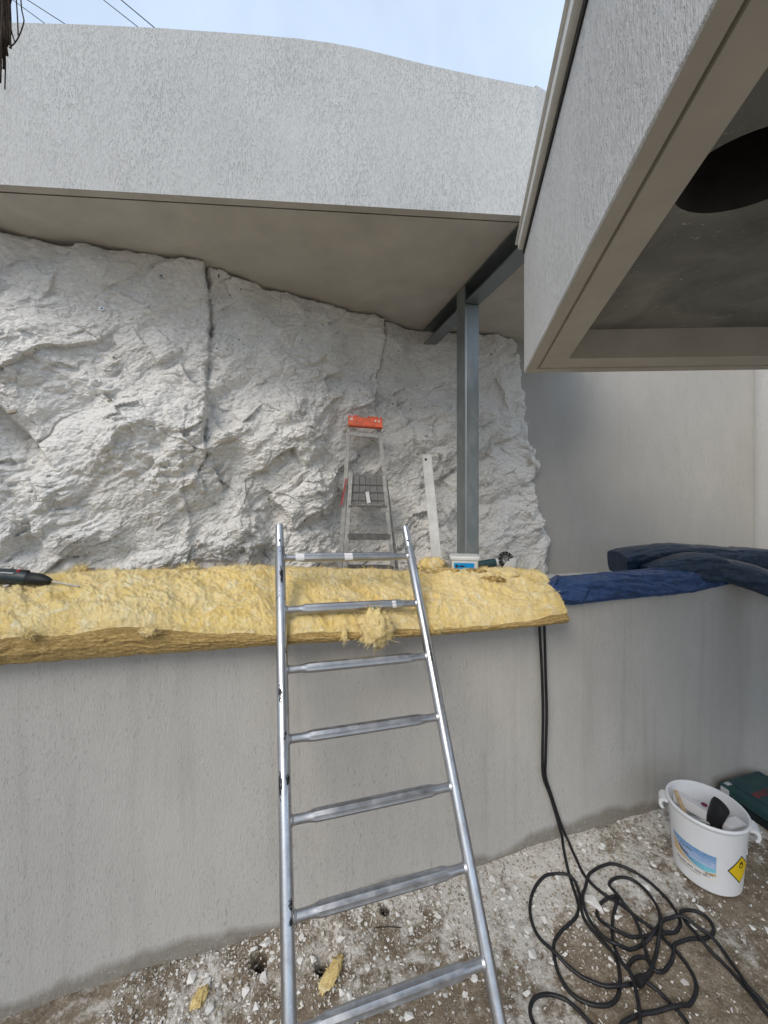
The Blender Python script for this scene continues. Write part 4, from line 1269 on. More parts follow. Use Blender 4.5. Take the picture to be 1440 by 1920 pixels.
def wall_ray(x, d=0.0):
    """depth at which photo column x meets the low wall's front plane moved d inwards"""
    u = (x - 720) / F
    p = wall_pt(0, d)
    # p.x + s*E.x = u*(p.y + s*E.y)
    s = (u * p.y - p.x) / (E.x - u * E.y)
    return p.y + s * E.y
tp1 = empty('blue_tarpaulin', tuple(P(1200, 1095, wall_ray(1200, 0.05))), 'crumpled mid blue tarpaulin lying along the wall beside the insulation', 'tarpaulin')
def drape(name, x0, x1, prof, mat, parent, seed, amp, ends=(0.6, 0.15), ns=260, nt=70):
    """a sheet laid over the wall top: prof = [(depth behind the wall face, height over its top)...]"""
    xs = np.linspace(x0, x1, ns)
    L0_ = np.concatenate([[0], np.cumsum([math.dist(prof[i], prof[i + 1]) for i in range(len(prof) - 1)])])
    tt = np.linspace(0, L0_[-1], nt)
    pd_ = np.interp(tt, L0_, [p[0] for p in prof]); pz_ = np.interp(tt, L0_, [p[1] for p in prof])
    kz = np.hanning(9); kz /= kz.sum()
    pd_ = np.convolve(np.pad(pd_, 4, mode='edge'), kz, 'valid'); pz_ = np.convolve(np.pad(pz_, 4, mode='edge'), kz, 'valid')
    f = np.linspace(0, 1, ns)[:, None]; T = (tt / L0_[-1])[None, :]
    base = np.array([wall_pt((P(x, 1000, wall_ray(x)) - W0).dot(E))[:] for x in xs])
    sl_ = np.linalg.norm(base - base[0], axis=1)[:, None]
    env = np.interp(f, [0, 0.16, 0.85, 1.0], [ends[0], 1, 1, ends[1]])
    hem = 1 + 0.16 * fbm(sl_ * 2.0, sl_ * 0 + 3, seed + 9, 3)
    cre = (facets(sl_ * 3.0 + T * 1.2, T * 3.2 - sl_ * 1.4, seed, 1.3) - 0.6) * amp + (facets(sl_ * 9 + T * 2.5, T * 5 - sl_ * 5, seed + 3, 1.2) - 0.6) * amp * 0.45
    cre = cre + fbm(sl_ * 4 + T * 2, T * 9 - sl_ * 2.2, seed + 6, 2, 0.5, True) * amp * 0.5
    dpt = pd_[None, :] * (0.55 + 0.45 * env) - cre * 0.6
    zz = WTOP + pz_[None, :] * env * hem + np.abs(cre) * 0.4 * (pz_[None, :] > 0)
    X_ = base[:, None, 0] + NRM.x * dpt; Y_ = base[:, None, 1] + NRM.y * dpt
    o = grid_obj(name, np.stack([X_, Y_, zz], -1).reshape(-1, 3), ns, nt, mat, parent)
    md = o.modifiers.new('thick', 'SOLIDIFY'); md.thickness = 0.003
    return o
drape('lower_layer', 1012, 1340, [(0.19, 0.006), (0.17, 0.045), (0.05, 0.060), (-0.012, 0.045), (-0.024, -0.01), (-0.026, -0.058)], M['tarpa'], tp1, 431, 0.020, (0.3, 0.5))
drape('upper_layer', 1016, 1378, [(0.21, 0.014), (0.18, 0.075), (0.06, 0.100), (-0.018, 0.075), (-0.036, 0.01), (-0.040, -0.034)], M['tarpa'], tp1, 441, 0.036, (0.25, 0.25))
tp2 = empty('dark_tarpaulin', tuple(P(1300, 1060, 3.0)), 'dark navy folded tarpaulin draped over the corner behind the blue roll', 'tarpaulin')
pts = [P(1157, 1055, 3.16), P(1200, 1048, 3.20), P(1260, 1042, 3.26), P(1330, 1043, 3.32), P(1400, 1047, 3.38), P(1470, 1053, 3.42), P(1540, 1062, 3.42)]
sweep('upper_fold', pts, [0.09, 0.12, 0.12, 0.12, 0.12, 0.12], [0.075, 0.090, 0.085, 0.075, 0.070, 0.07], M['tarpb'], tp2, 411, 0.022, n=90)
pts = [P(1212, 1072, 2.95), P(1250, 1066, 2.93), P(1305, 1062, 2.92), P(1350, 1068, 2.93), P(1400, 1080, 2.90), P(1450, 1098, 2.82), P(1520, 1122, 2.65)]
sweep('lower_fold', pts, [0.07, 0.09, 0.10, 0.10, 0.09, 0.09], [0.03, 0.055, 0.078, 0.080, 0.078, 0.075], M['tarpb'], tp2, 421, 0.020, n=90)

# ------------------------------------------------------------------ bucket and what is in it
bk = Vector((1.90, 2.31, 0)); bk.z = gz(1.9, 2.31) + 0.002
BH, R0, R1 = 0.395, 0.160, 0.186
dvw = Vector((bk.x, bk.y, 0)).normalized(); rgt = Vector((dvw.y, -dvw.x, 0))
bu = empty('bucket', tuple(bk), 'white plastic bucket with beach picture label, full of odds and ends', 'bucket')
prof = [(0.0, 0.0), (R0 - 0.012, 0.0), (R0, 0.012), (R0 + (R1 - R0) * 0.5, BH * 0.5), (R1, BH - 0.03), (R1 + 0.002, BH - 0.028), (R1 + 0.010, BH - 0.018), (R1 + 0.012, BH - 0.008), (R1 + 0.006, BH), (R1 - 0.002, BH - 0.002), (R1 - 0.005, BH - 0.02), (R0 - 0.004, 0.014), (0.0, 0.012)]
mb = MB(); mb.lathe(prof, 72, bk)
mb.build('bucket_body', M['bucket'], bu, auto=38)
def BK(ang, z, out=0.0):
    """point on the bucket's skin; ang in degrees, 0 faces the camera, + to the right"""
    a_ = R(ang); r_ = R0 + (R1 - R0) * z / BH + out
    return bk + (-dvw * math.cos(a_) + rgt * math.sin(a_)) * r_ + Vector((0, 0, z))
for ang in (96, -84):
    mb = MB()
    base = BK(ang, BH - 0.03, 0.0); o_ = (base - bk); o_.z = 0; o_.normalize(); s_ = Vector((-o_.y, o_.x, 0))
    vs = []; prof2 = [(0.0, 0.0), (0.030, -0.002), (0.045, -0.016), (0.048, -0.040), (0.040, -0.060), (0.028, -0.066), (0.022, -0.056), (0.030, -0.045), (0.032, -0.03), (0.022, -0.018), (0.0, -0.020)]
    for w_ in (-0.042, 0.042):
        for (x, z) in prof2: vs.append(base + o_ * x + Vector((0, 0, z)) + s_ * w_ * (1 - 6 * max(0, x - 0.03)))
    k = len(prof2)
    fs = [(i, i + 1, k + i + 1, k + i) for i in range(k - 1)] + [tuple(range(k - 1, -1, -1)), tuple(range(k, 2 * k))]
    mb.add(vs, fs); mb.build('lug_handle', M['bucket'], bu, auto=45)
# picture label: a curved sheet with printed beach scene
def label_mat():
    m, nt, b = new_mat('beach_label_print')
    n = N(nt)
    uv = n.sep(n.coord(which='UV'))
    u, v = uv[0], uv[1]
    skyc = n.mix(n.rng(v, 0.55, 1.0), (0.42, 0.52, 0.74), (0.12, 0.30, 0.56))
    cl = n.noise(n.coord((3, 5, 1), which='UV'), 2.0, 4)
    skyc = n.mix(n.rng(cl, 0.5, 0.75, 0, 0.5), skyc, (0.72, 0.76, 0.85))
    # sea below a tilted shoreline
    sea = n.mix(n.rng(u, 0.1, 0.8), (0.05, 0.09, 0.33), (0.22, 0.58, 0.70))
    c = n.mix(n.rng(v, 0.535, 0.545), sea, skyc)
    # headland: dark rock on the left horizon
    hd = n.math('SUBTRACT', n.math('SUBTRACT', 0.80, n.math('MULTIPLY', u, 0.50)), v)
    hn = n.math('ADD', hd, n.math('MULTIPLY', n.math('SUBTRACT', n.noise(n.coord((8, 8, 1), which='UV'), 2, 4), 0.5), 0.16))
    k = n.math('MULTIPLY', n.math('MULTIPLY', n.rng(hn, 0.0, 0.02), n.rng(v, 0.54, 0.56)), n.rng(u, 0.52, 0.46))
    c = n.mix(k, c, (0.06, 0.035, 0.05))
    # sweeping sand curve from upper left to lower right
    cur = n.math('ADD', n.math('MULTIPLY', n.math('POWER', n.math('SUBTRACT', 1.0, u), 3.0), 0.62), 0.27)
    cur = n.math('ADD', cur, n.math('MULTIPLY', n.rng(u, 0.75, 1.0), 0.10))
    d = n.math('SUBTRACT', cur, v)
    c = n.mix(n.rng(d, -0.035, -0.03), c, (0.85, 0.85, 0.83))
    c = n.mix(n.rng(d, -0.012, -0.008), c, (0.62, 0.45, 0.27))
    # white text field at the bottom
    fld = n.math('SUBTRACT', n.math('SUBTRACT', 0.36, n.math('MULTIPLY', u, 0.10)), v)
    c = n.mix(n.rng(fld, 0.0, 0.01), c, (0.78, 0.77, 0.75))
    n.to(c, b.inputs['Base Color']); b.inputs['Roughness'].default_value = 0.4
    return m
A0, A1, LZ0, LZ1 = -60, 14, 0.07, 0.225
def sheet(name, a0, a1, z0, z1, mat, parent, out=0.0012, n=24):
    me = bpy.data.meshes.new(name); vs = []; fs = []; uvs = []
    for i in range(n + 1):
        for j in (0, 1):
            vs.append(tuple(BK(a0 + (a1 - a0) * i / n, z1 if j else z0, out))); uvs.append((i / n, j))
    for i in range(n): fs.append((2 * i, 2 * i + 2, 2 * i + 3, 2 * i + 1))
    me.from_pydata(vs, [], fs); me.materials.append(mat)
    ul = me.uv_layers.new(name='UVMap')
    for lp in me.loops: ul.data[lp.index].uv = uvs[lp.vertex_index]
    me.polygons.foreach_set('use_smooth', [True] * len(fs)); me.update()
    o = bpy.data.objects.new(name, me); col.objects.link(o); o.parent = parent
    o.matrix_parent_inverse = Matrix.Translation(bk).inverted()
    return o
lab = sheet('picture_label', A0, A1, LZ0, LZ1, label_mat(), bu)
def bucket_text(body, size, ang, z, mat, parent, squeeze=1.0, out=0.0020, bold=False):
    vs, fs = text_mesh(body, size, bold=bold)
    mb = MB()
    mb.add([BK(ang + math.degrees(v.x * squeeze / (R0 + (R1 - R0) * z / BH)), z + v.y, out) for v in vs], fs)
    return mb.build('lettering', mat, parent)
bucket_text('CHLORE LENT galets 200 g', 0.0165, -24, 0.098, M['ink'], lab, 0.88, bold=True)
bucket_text('Désinfection Régulière', 0.0120, -28, 0.082, M['ink'], lab, 0.95)
bucket_text('25 KG', 0.0165, 4, 0.113, M['ink'], lab, 0.8, bold=True)
bucket_text('Aqualux', 0.020, -32, 0.198, M['teal'], lab, 1.0)
# hazard diamond
def diamond(half_a, half_z, mat, out, name, parent, n=8):
    mb = MB(); ca_, cz_ = 57, 0.165
    vs = []; 
    for i in range(2 * n + 1):
        t = i / n - 1
        h_ = (1 - abs(t)) * half_z
        vs += [BK(ca_ + t * half_a, cz_ - h_, out), BK(ca_ + t * half_a, cz_ + h_, out)]
    mb.add(vs, [(2 * i, 2 * i + 2, 2 * i + 3, 2 * i + 1) for i in range(2 * n)])
    return mb.build(name, mat, parent)
hz_ = diamond(26, 0.080, M['ink'], 0.0012, 'hazard_border', bu)
diamond(23.5, 0.0725, M['yellow'], 0.0020, 'hazard_label', hz_)
mb = MB()
for i in range(20):
    a0_ = 2 * math.pi * i / 20; a1_ = 2 * math.pi * (i + 1) / 20
    q = []
    for r_, aa in ((0.009, a0_), (0.014, a0_), (0.014, a1_), (0.009, a1_)):
        q.append(BK(57 + math.degrees(r_ * math.cos(aa) / 0.17), 0.188 + r_ * math.sin(aa), 0.0028))
    mb.add(q, [(0, 1, 2, 3)])
for x_, h_ in ((-0.008, 0.014), (0, 0.022), (0.008, 0.013)):
    mb.add([BK(57 + math.degrees((x_ - 0.004) / 0.17), 0.200, 0.0028), BK(57 + math.degrees((x_ + 0.004) / 0.17), 0.200, 0.0028), BK(57 + math.degrees(x_ / 0.17), 0.200 + h_, 0.0028)], [(0, 1, 2)])
mb.build('flame_symbol', M['ink'], hz_)
# contents
def place(f_right, f_fwd, z): return bk + rgt * f_right + dvw * f_fwd + Vector((0, 0, z))
cx = (rgt * 0.93 - dvw * 0.36).normalized(); cy = Vector((-cx.y, cx.x, 0))
mb = MB(); mb.box(place(-0.02, 0.03, 0.318), cx * 0.135, (cy * 0.95 + Vector((0, 0, -0.3))).normalized() * 0.042, Vector((0, 0.05, 1)).normalized() * 0.028)
bx1 = mb.build('carton', M['paper'], bevel=0.002); tag(bx1, 'long white carton lying across the bucket mouth', 'carton', 'white cartons in the bucket')
mb = MB(); mb.bar(place(-0.10, 0.035, 0.3475), place(0.06, -0.025, 0.3475), 0.006, 0.0012); mb.build('print_stripe', M['purple'], bx1)
mb = MB(); mb.tube([place(-0.01, 0.06, 0.3465), place(-0.01, 0.06, 0.3485)], 0.016, 18, flat=(1, 1)); mb.build('print_seal', M['purple'], bx1)
mb = MB(); mb.box(place(0.118, -0.015, 0.275), (cx * 0.3 + cy * 0.95) * 0.06, (cx * 0.95 - cy * 0.3) * 0.032, Vector((0, 0, 0.085)))
bx2 = mb.build('carton', M['paper'], bevel=0.002); tag(bx2, 'white carton with purple seal standing upright in the bucket', 'carton', 'white cartons in the bucket')
mb = MB(); pp = place(0.105, -0.077, 0.325); mb.tube([pp + dvw * 0.002, pp - dvw * 0.003], 0.014, 18); mb.build('print_seal', M['purple'], bx2)
mb = MB(); pp = place(0.098, -0.077, 0.292); mb.box(pp, rgt * 0.006, dvw * 0.003, Vector((0, 0, 0.011))); mb.build('print_block', M['purple'], bx2)
mb = MB(); mb.tube([place(0.03, -0.03, 0.18), place(0.036, -0.03, 0.34), place(0.060, -0.028, 0.425), place(0.066, -0.028, 0.440), place(0.067, -0.028, 0.443)], [0.040, 0.044, 0.050, 0.047, 0.036], 20, flat=(1, 0.7))
tag(mb.build('black_sleeve', M['black'], auto=50), 'black flared rubber sleeve sticking out of the bucket', 'sleeve')
mb = MB(); mb.bar(place(-0.150, 0.03, 0.385), place(-0.060, -0.08, 0.24), 0.022, 0.012)
tag(mb.build('wooden_stick', M['wood'], bevel=0.003), 'pale flat wooden stick leaning inside the bucket', 'stick')
mb = MB(); ring = [place(0.0 + 0.04 * math.cos(a_), -0.075 + 0.03 * math.sin(a_), 0.315) for a_ in np.linspace(0, 2 * math.pi, 24)]
mb.tube(ring, 0.006, 8, cap=False); tag(mb.build('tape_roll', M['lightgrey'], smooth=True), 'grey ring of tape lying in the bucket beside the sleeve', 'tape')
mb = MB(); mb.lathe([(0.0, 0.0), (R1 - 0.03, 0.0)], 36, bk + Vector((0, 0, 0.20)))
mb.build('packing_paper', M['paper']); tag(bpy.data.objects['packing_paper'], 'crumpled white packing paper filling the bucket under the cartons', 'paper')

# ------------------------------------------------------------------ tool case in the corner
kc = Vector((2.44, 2.855, 0.0)); kc.z = gz(2.6, 2.7)
tcs = empty('tool_case', tuple(kc), 'dark teal plastic tool case with red lettering lying flat by the wall', 'tool case')
kx = E.copy(); ky = -NRM
def KC(x, y, z): return kc + kx * x + ky * y + Vector((0, 0, z))
def case_half(z0, z1, inset0, inset1, name, mat):
    mb = MB()
    secs = []
    for z_, ins in ((z0, inset0), (z0 + 0.006, 0.0), (z1 - 0.012, 0.0), (z1, inset1)):
        secs.append([KC(ins, ins, z_), KC(0.42 - ins, ins, z_), KC(0.42 - ins, 0.34 - ins, z_), KC(ins, 0.34 - ins, z_)])
    loft(mb, secs)
    return mb.build(name, mat, tcs, bevel=0.005)
case_half(0.0, 0.056, 0.012, 0.004, 'case_base', M['tealblack'])
lid = case_half(0.062, 0.125, 0.004, 0.016, 'case_lid', M['teal'])
mb = MB(); mb.box(KC(0.21, 0.17, 0.059), kx * 0.205, ky * 0.165, Vector((0, 0, 0.0045))); mb.build('seam', M['black'], tcs)
mb = MB(); mb.box(KC(0.21, 0.17, 0.126), kx * 0.15, ky * 0.11, Vector((0, 0, 0.003))); mb.build('raised_panel', M['teal'], lid, bevel=0.002)
for x, y in ((0.05, 0.345), (0.33, 0.345)):
    mb = MB(); mb.box(KC(x, y, 0.06), kx * 0.022, ky * 0.006, Vector((0, 0, 0.030))); mb.build('latch', M['lightgrey'], tcs, bevel=0.003)
mb = MB(); mb.box(KC(-0.004, 0.04, 0.075), kx * 0.006, ky * 0.026, Vector((0, 0, 0.032))); mb.build('latch', M['lightgrey'], tcs, bevel=0.003)
mb = MB(); mb.box(KC(0.035, 0.035, 0.1262), kx * 0.022, ky * 0.014, Vector((0, 0, 0.001))); mb.build('sticker', M['lightgrey'], lid)
mb = MB(); mb.tube([KC(0.14, 0.34, 0.058), KC(0.15, 0.385, 0.058), KC(0.27, 0.385, 0.058), KC(0.28, 0.34, 0.058)], 0.012, 10); mb.build('handle', M['black'], tcs, smooth=True)
vs, fs = text_mesh('BOSCH', 0.058, bold=True)
mb = MB(); mb.add([KC(0.165 + v.x * 0.95, 0.175 - v.y, 0.1298) for v in vs], fs); mb.build('lettering', M['redprint'], lid)

# ------------------------------------------------------------------ cables
def Z7(x, y): return (900 + x / 2.667, 1420 + y / 2.667)
RC = 0.0082
def cable_path(wall_px, ground_z7):
    pts = []
    for x, y in wall_px:
        Yw = wall_ray(x, -0.022); pts.append(P(x, y, Yw))
    gpts = []
    for x, y in ground_z7:
        X_, Y_ = Z7(x, y)
        g = G(X_, Y_, 0.012); gpts.append(Vector((g.x, g.y, 0)))
    return pts, gpts
cabA = cable_path([(1011, 1150), (1012, 1185), (1016, 1260), (1018, 1340), (1017, 1420), (1019, 1458), (1031, 1491), (1044, 1533), (1052, 1562)],
    [(408, 392), (418, 470), (438, 560), (462, 640), (488, 715), (492, 765), (468, 812), (402, 868), (370, 930), (376, 1020), (410, 1110), (470, 1190), (560, 1240), (640, 1243), (690, 1192), (699, 1090), (672, 990), (602, 908), (530, 826), (505, 765), (497, 690), (468, 625), (400, 590), (320, 602), (266, 670), (250, 770), (280, 872), (350, 962), (430, 1035), (520, 1100), (620, 1146), (710, 1152), (775, 1125), (840, 1090), (862, 1045), (830, 1000), (775, 1000), (742, 1050), (770, 1110), (830, 1130), (890, 1165), (960, 1235), (1040, 1333), (1030, 1440), (900, 1500), (700, 1470), (570, 1350), (490, 1262), (420, 1202), (340, 1180), (272, 1202), (250, 1262), (270, 1333), (330, 1440)])
cabB = cable_path([(1020, 1150), (1021, 1185), (1023, 1262), (1025, 1340), (1023, 1420), (1023, 1455), (1034, 1491), (1050, 1540), (1060, 1565)],
    [(436, 420), (478, 508), (522, 590), (600, 668), (700, 732), (800, 812), (880, 874), (962, 952), (1040, 1042), (1082, 1130), (1062, 1208), (1000, 1250), (900, 1266), (800, 1290), (710, 1335), (690, 1430), (780, 1440), (800, 1335), (782, 1190), (750, 1100), (692, 1012), (662, 902), (666, 792), (688, 715), (655, 708), (602, 732), (586, 785), (640, 852), (720, 888), (820, 896), (930, 890), (988, 868), (1000, 818), (960, 740), (900, 668), (820, 602), (725, 548), (640, 530), (562, 570), (530, 640), (514, 720), (540, 812), (645, 938), (730, 960), (820, 932), (886, 880), (900, 800), (882, 738), (830, 668), (760, 612), (690, 600), (650, 622), (656, 664), (715, 745), (775, 815), (815, 930), (850, 1040), (900, 1075), (962, 1010), (975, 950), (1040, 916), (1120, 906), (1166, 878), (1158, 828), (1110, 782), (1042, 766), (1004, 792), (1060, 872), (1140, 960), (1230, 1042), (1330, 1152), (1440, 1290), (1560, 1440), (1640, 1430), (1540, 1370), (1440, 1258), (1340, 1160), (1280, 1060), (1220, 972), (1150, 902), (1080, 858), (1010, 820), (958, 815), (914, 832), (905, 885), (880, 985), (858, 1075), (818, 1125)])
placed = []     # ground points already carrying cable, with their heights
def lay(pts, gpts):
    sp = spline(gpts, 0.008)
    XY = np.array([(p.x, p.y) for p in sp])
    z = np.array([gz(x, y) for x, y in XY]) + RC
    out = []
    for i in range(len(XY)):
        zz = z[i]
        for arr, skip in ([(p_, 0) for p_ in placed] + [(out, 12)]):
            if len(arr) > skip:
                A_ = np.array(arr[:len(arr) - skip] if skip else arr)
                d2 = ((A_[:, :2] - XY[i]) ** 2).sum(1)
                nearp = d2 < (2.0 * RC) ** 2
                if nearp.any(): zz = max(zz, min(A_[nearp, 2].max() + 1.7 * RC, 0.055))
        out.append((XY[i, 0], XY[i, 1], zz))
    out = np.array(out)
    # ease the humps
    zs = out[:, 2].copy(); k_ = np.hanning(13); k_ /= k_.sum()
    zm = zs.copy()
    for sh in range(-4, 5): zm = np.maximum(zm, np.roll(zs, sh) - 0.0012 * abs(sh) ** 1.3)
    out[:, 2] = np.convolve(np.pad(zm, 6, mode='edge'), k_, 'valid')
    placed.append(out)
    g3 = [Vector(p) for p in out]
    w3 = spline(pts + [g3[3]], 0.012)
    return w3[:-1] + g3[3:]
la = lay(*cabA)
mb = MB(); mb.tube(la, RC, 10)
tag(mb.build('extension_cable', M['cable'], smooth=True), 'black cable down the wall forming the wide loops furthest from the bucket', 'cable', 'black cables on the ground')
lb2 = lay(*cabB)
mb = MB(); mb.tube(lb2, RC, 10)
cb_ = mb.build('extension_cable', M['cable'], smooth=True)
tag(cb_, 'black cable down the wall tangled in small loops, its tail running past the bucket', 'cable', 'black cables on the ground')
pe = lb2[-1]; pd = (lb2[-1] - lb2[-4]).normalized()
mb = MB(); mb.tube([pe - pd * 0.01, pe + pd * 0.005, pe + pd * 0.03, pe + pd * 0.05], [0.009, 0.016, 0.021, 0.019], 14); mb.build('plug', M['black'], cb_, auto=50)

# ------------------------------------------------------------------ loose stones
def chip_mesh(seed, mat, flat=0.45, nv=9):
    r_ = np.random.default_rng(seed)
    bm = bmesh.new()
    for _ in range(nv):
        d = r_.normal(size=3); d /= np.linalg.norm(d)
        d *= np.array([1.0, 0.62 + 0.3 * r_.random(), flat]) * (0.75 + 0.25 * r_.random())
        bm.verts.new(d)
    res = bmesh.ops.convex_hull(bm, input=bm.verts)
    bmesh.ops.delete(bm, geom=[g for g in res['geom_interior'] if isinstance(g, bmesh.types.BMVert)], context='VERTS')
    bmesh.ops.recalc_face_normals(bm, faces=bm.faces)
    me = bpy.data.meshes.new('stone_chip'); bm.to_mesh(me); bm.free(); me.materials.append(mat)
    return me
chipm = [chip_mesh(500 + i, M['chip'], 0.34 + 0.05 * (i % 3), 10) for i in range(9)]
chipb = [chip_mesh(600 + i, M['chipd'], 0.5) for i in range(3)]
def put_chip(me, x, y, size, rz, tilt=0.2):
    o = bpy.data.objects.new('stone_chip', me); col.objects.link(o)
    o.scale = (size,) * 3; o.rotation_euler = (random.uniform(-tilt, tilt), random.uniform(-tilt, tilt), rz)
    o.location = (x, y, gz(x, y) + size * 0.24)
    return o
# two big shards beside the cables
sh = chip_mesh(701, M['chip'], 0.22, 12)
for (x, y, s_, rz, lb) in ((1112, 1702, 0.060, 1.75, 'large leaf shaped white stone shard lying inside the cable loops'),
                           (1097, 1722, 0.045, 1.9, 'narrow white stone shard half under the cable beside a larger shard')):
    g = G(x, y); o = put_chip(sh, g.x, g.y, s_, rz, 0.08); o.name = 'stone_shard'; tag(o, lb, 'stone')
def in_front(x, y, m_=0.03): return (Vector((x, y, 0)) - W0).dot(NRM) < -m_
cand = 0
def chip_tag(o):
    x, y = o.location.x, o.location.y
    dist = -(Vector((x, y, 0)) - W0).dot(NRM)
    if (x - bk.x) ** 2 + (y - bk.y) ** 2 < 0.4 ** 2: w = ('white stone chip on the ground close beside the bucket', 'white chips beside the bucket')
    elif dist < 0.22: w = ('white stone chip on the ground against the foot of the wall', 'white chips along the wall foot')
    elif x < 0.42: w = ('white stone chip on the ground under the leaning scaffold frame', 'white chips under the scaffold frame')
    else: w = ('white stone chip on the ground among the black cable loops', 'white chips among the cables')
    tag(o, w[0], 'stone', w[1])
big_px = [(965, 1668, .035), (960, 1735, .030), (990, 1745, .032), (998, 1790, .034), (900, 1640, .024), (822, 1722, .026), (840, 1740, .024), (823, 1700, .02), (563, 1806, .022), (585, 1804, .026), (510, 1800, .022), (480, 1890, .026),
          (640, 1862, .024), (655, 1870, .022), (497, 1842, .018), (886, 1832, .030), (755, 1690, .020), (762, 1668, .018), (870, 1672, .024), (1190, 1560, .030), (1130, 1590, .026), (1160, 1545, .026), (1100, 1640, .022), (1030, 1640, .020),
          (1215, 1600, .018), (1225, 1690, .024), (1210, 1665, .032), (1200, 1575, .02), (1020, 1725, .024), (950, 1700, .02), (975, 1700, .018), (1405, 1700, .02), (1350, 1700, .016), (1300, 1690, .018), (1270, 1640, .018)]
for x, y, s_ in big_px:
    g = G(x, y)
    o = put_chip(random.choice(chipm), g.x, g.y, s_, random.uniform(0, 6.28)); cand += 1
    chip_tag(o)
while cand < 190:
    x = random.uniform(-0.9, 2.3); y = random.uniform(1.5, 3.0)
    if not in_front(x, y) or (x - bk.x) ** 2 + (y - bk.y) ** 2 < 0.05 or x > 2.3: continue
    dist = -(Vector((x, y, 0)) - W0).dot(NRM)
    if random.random() > math.exp(-dist / 0.35) + 0.12: continue
    o = put_chip(random.choice(chipm), x, y, random.uniform(0.012, 0.026) * (1.6 if random.random() < 0.2 else 1.0), random.uniform(0, 6.28)); cand += 1
    chip_tag(o)
for i in range(22):
    for _ in range(50):
        x = random.uniform(-0.9, 2.2); y = random.uniform(1.5, 2.7)
        if in_front(x, y): break
    o = put_chip(random.choice(chipb), x, y, random.uniform(0.008, 0.016), random.uniform(0, 6.28))
    tag(o, 'brown stone lump lying among the white chips on the ground', 'stone', 'brown stones on the ground')
# gravel: uncountable small chips in one mesh
tmpl = []
for i in range(8):
    me = chip_mesh(800 + i, M['gravel'], 0.5, 7)
    tmpl.append((np.array([v.co[:] for v in me.vertices]), [tuple(p.vertices) for p in me.polygons]))
    bpy.data.meshes.remove(me)
NG = 30000
gxr = rng.uniform(-1.2, 3.0, NG * 3); gyr = rng.uniform(1.45, 3.1, NG * 3)
nd = -((gyr - W0.y) * 0.9558 - (gxr - W0.x) * 0.294)
dens = np.exp(-np.clip(nd, 0, 9) / 0.30) + 0.07 + 0.6 * (sstep(-0.05, 0.3, fbm(gxr * 2.2, gyr * 2.2, 21, 3))) * sstep(1.6, 0.6, gxr)
keep = (nd > 0.005) & (rng.random(NG * 3) < dens * 0.85)
gxr, gyr = gxr[keep][:NG], gyr[keep][:NG]
gzr = ground_z(gxr, gyr)
vv = []; ff = []; base = 0; fm = []
for i in range(len(gxr)):
    tv, tf = tmpl[i % 8]
    sz = 0.0032 + 0.0115 * rng.random() ** 2.6
    a_ = rng.random() * 6.283; c_, s_ = math.cos(a_), math.sin(a_)
    q = tv * sz
    q = np.stack([q[:, 0] * c_ - q[:, 1] * s_, q[:, 0] * s_ + q[:, 1] * c_, q[:, 2]], 1) + (gxr[i], gyr[i], gzr[i] + sz * 0.25)
    vv.append(q); dk_ = 1 if rng.random() < (0.35 if gxr[i] < 1.2 else 0.6) else 0
    for f in tf: ff.append(tuple(j + base for j in f)); fm.append(dk_)
    base += len(q)
me = bpy.data.meshes.new('gravel'); me.from_pydata(np.concatenate(vv).tolist(), [], ff)
me.materials.append(M['gravel']); me.materials.append(M['chipd']); me.polygons.foreach_set('material_index', fm); me.update()
go = bpy.data.objects.new('gravel', me); col.objects.link(go)
tag(go, 'fine white and tan stone chippings strewn over the ground', 'gravel', kind='stuff')
# twig beside the wall
mb = MB(); g0, g1 = G(700, 1745), G(752, 1742)
mb.tube([Vector((g0.x, g0.y, gz(g0.x, g0.y) + 0.006)), Vector(((g0.x + g1.x) / 2, (g0.y + g1.y) / 2, gz(g0.x, g0.y) + 0.010)), Vector((g1.x, g1.y, gz(g1.x, g1.y) + 0.006))], [0.002, 0.003, 0.0015], 6)
tag(mb.build('twig', M['dry'], smooth=True), 'thin dark dry twig on the ground near the wall foot', 'twig')

# ------------------------------------------------------------------ fixings and pecks on the rock
for x, y, kind_, lb in ((418, 772, 0, 'white washer on the rock beside the long vertical crack'), (565, 638, 0, 'white washer on the smooth upper rock below the soffit'),
                        (191, 579, 1, 'grey washer on the rock well below the soffit line'), (303, 518, 1, 'grey washer on the rock tight under the soffit edge'),
                        (1014, 1012, 0, 'white washer low on the rock edge beside the back wall')):
    p, nn_ = rock_at(x, y)
    mb = MB(); mb.tube([p - nn_ * 0.010, p + nn_ * 0.010], 0.0135, 16); w_ = mb.build('washer', M['zinc'] if kind_ else M['paper'])
    tag(w_, lb, 'washer', 'washers fixed to the rock')
    mb = MB(); mb.tube([p + nn_ * 0.010, p + nn_ * 0.013], 0.0048, 10); mb.build('screw_head', M['ink'], w_)
for x, y, s_, lb in ((205, 752, 0.022, 'small dark bare stone in the middle of the rock face'), (22, 770, 0.045, 'large dark bare stone by the hollow in the rock'),
                    (783, 850, 0.020, 'dark bare stone beside the top of the whitewashed board'), (920, 665, 0.022, 'dark bare stone high on the rock between column and canopy'),
                    (145, 1043, 0.022, 'dark bare stone low on the rock above the drill bit')):
    p, nn_ = rock_at(x, y)
    me = chip_mesh(int(900 + x), M['chipd'], 0.6, 10)
    o = bpy.data.objects.new('bare_stone', me); col.objects.link(o); o.location = p; o.scale = (s_,) * 3; o.rotation_euler = (0.6, 0.4, x)
    tag(o, lb, 'stone', 'bare stones in the rock face')

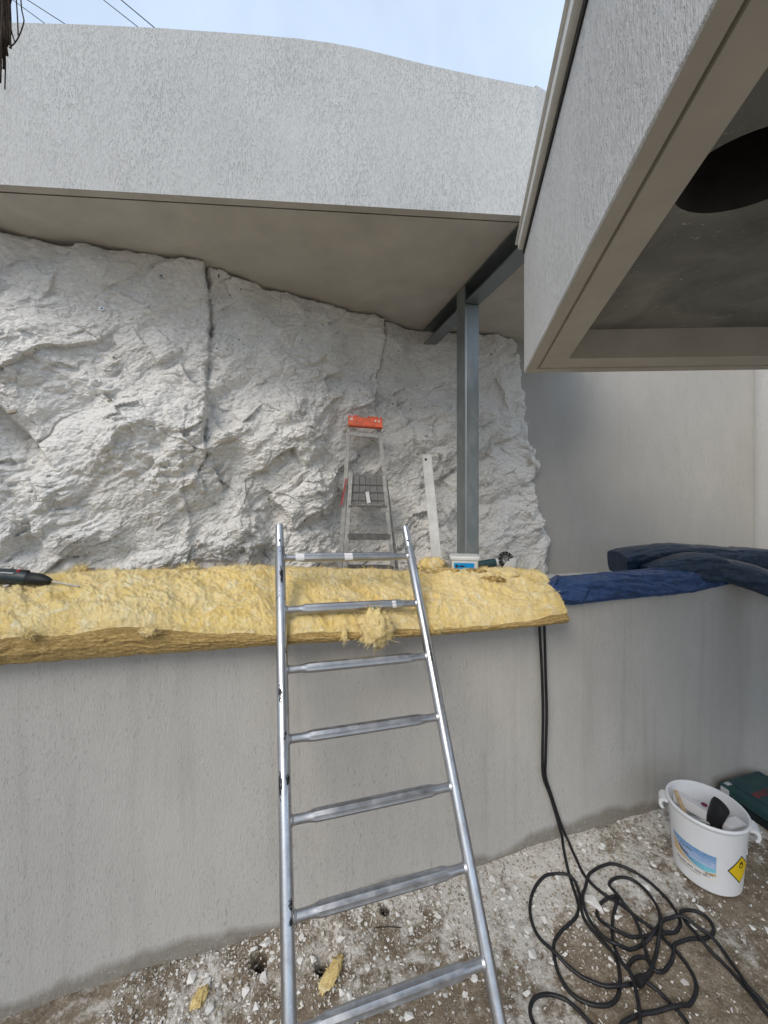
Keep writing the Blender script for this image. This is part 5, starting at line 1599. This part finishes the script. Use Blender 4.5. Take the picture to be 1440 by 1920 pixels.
# ------------------------------------------------------------------ dry palm fibres at the upper left and overhead wires
dpv = P(6, -40, 0.95)
dv_ = empty('palm_tree', (-2.5, 0.1, 0.0), 'palm with dangling brown dry strands against the parapet', 'palm')
mb = MB(); mb.tube([(-2.5, 0.1, -0.1), (-2.48, 0.1, 1.2), (-2.42, 0.12, 2.6), (-2.38, 0.14, 4.3)], [0.16, 0.12, 0.11, 0.13], 14); mb.build('trunk', M['dry'], dv_, smooth=True)
for tip in (P(2, -62, 0.95), P(-16, -58, 0.95)):
    mb = MB(); mb.tube(spline([(-2.38, 0.14, 4.25), (-1.9, 0.40, 4.45), (-1.35, 0.72, 4.1), tip], 0.05), 0.011, 7); mb.build('dead_frond_stalk', M['dry'], dv_, smooth=True)
for i in range(46):
    r_ = random.random
    x0 = random.uniform(-26, 14); x1 = x0 * 0.75 + random.uniform(-10, 12); ln = random.uniform(70, 155) if x1 < 12 else random.uniform(60, 110)
    Yd = 0.95 + random.uniform(-0.03, 0.03)
    mb = MB(); mb.tube(spline([P(x0 * 0.3 - 4, -64, 0.95), P(x0, -40, Yd), P((x0 + x1) / 2 + random.uniform(-5, 6), ln * 0.45, Yd), P(x1, ln, Yd)], 0.02), 0.0014 + 0.0022 * r_(), 5)
    mb.build('strand', M['dry'], dv_, smooth=True)
for pts in ([(26, -60), (32, 20), (34, 66)], [(34, -60), (41, 20), (45, 38), (38, 62), (28, 80), (17, 90)], [(12, -20), (20, 50), (28, 80)], [(30, -40), (18, 12), (12, 18)], [(6, 60), (10, 110), (9, 168)]):
    mb = MB(); mb.tube(spline([P(x, y, 0.95) for x, y in pts], 0.008), 0.0014, 5); mb.build('strand', M['dry'], dv_, smooth=True)
for i, ((xa, ya), (xb, yb), r_) in enumerate((((20, -4), (74, 36), 0.012), ((50, -2), (112, 38), 0.013), ((193, -2), (256, 48), 0.013), ((226, -2), (288, 50), 0.016))):
    Yw = 14.0
    pa = P(xa - (xb - xa) * 4, ya - (yb - ya) * 4, Yw); pb = P(xb + (xb - xa) * 2, yb + (yb - ya) * 2, Yw)
    mb = MB(); mb.tube([pa, (pa + pb) / 2 - Vector((0, 0, 0.02)), pb], r_, 6)
    tag(mb.build('overhead_wire', M['wire'], smooth=True), 'thin overhead wire crossing the sky behind the parapet', 'wire', 'overhead wires')
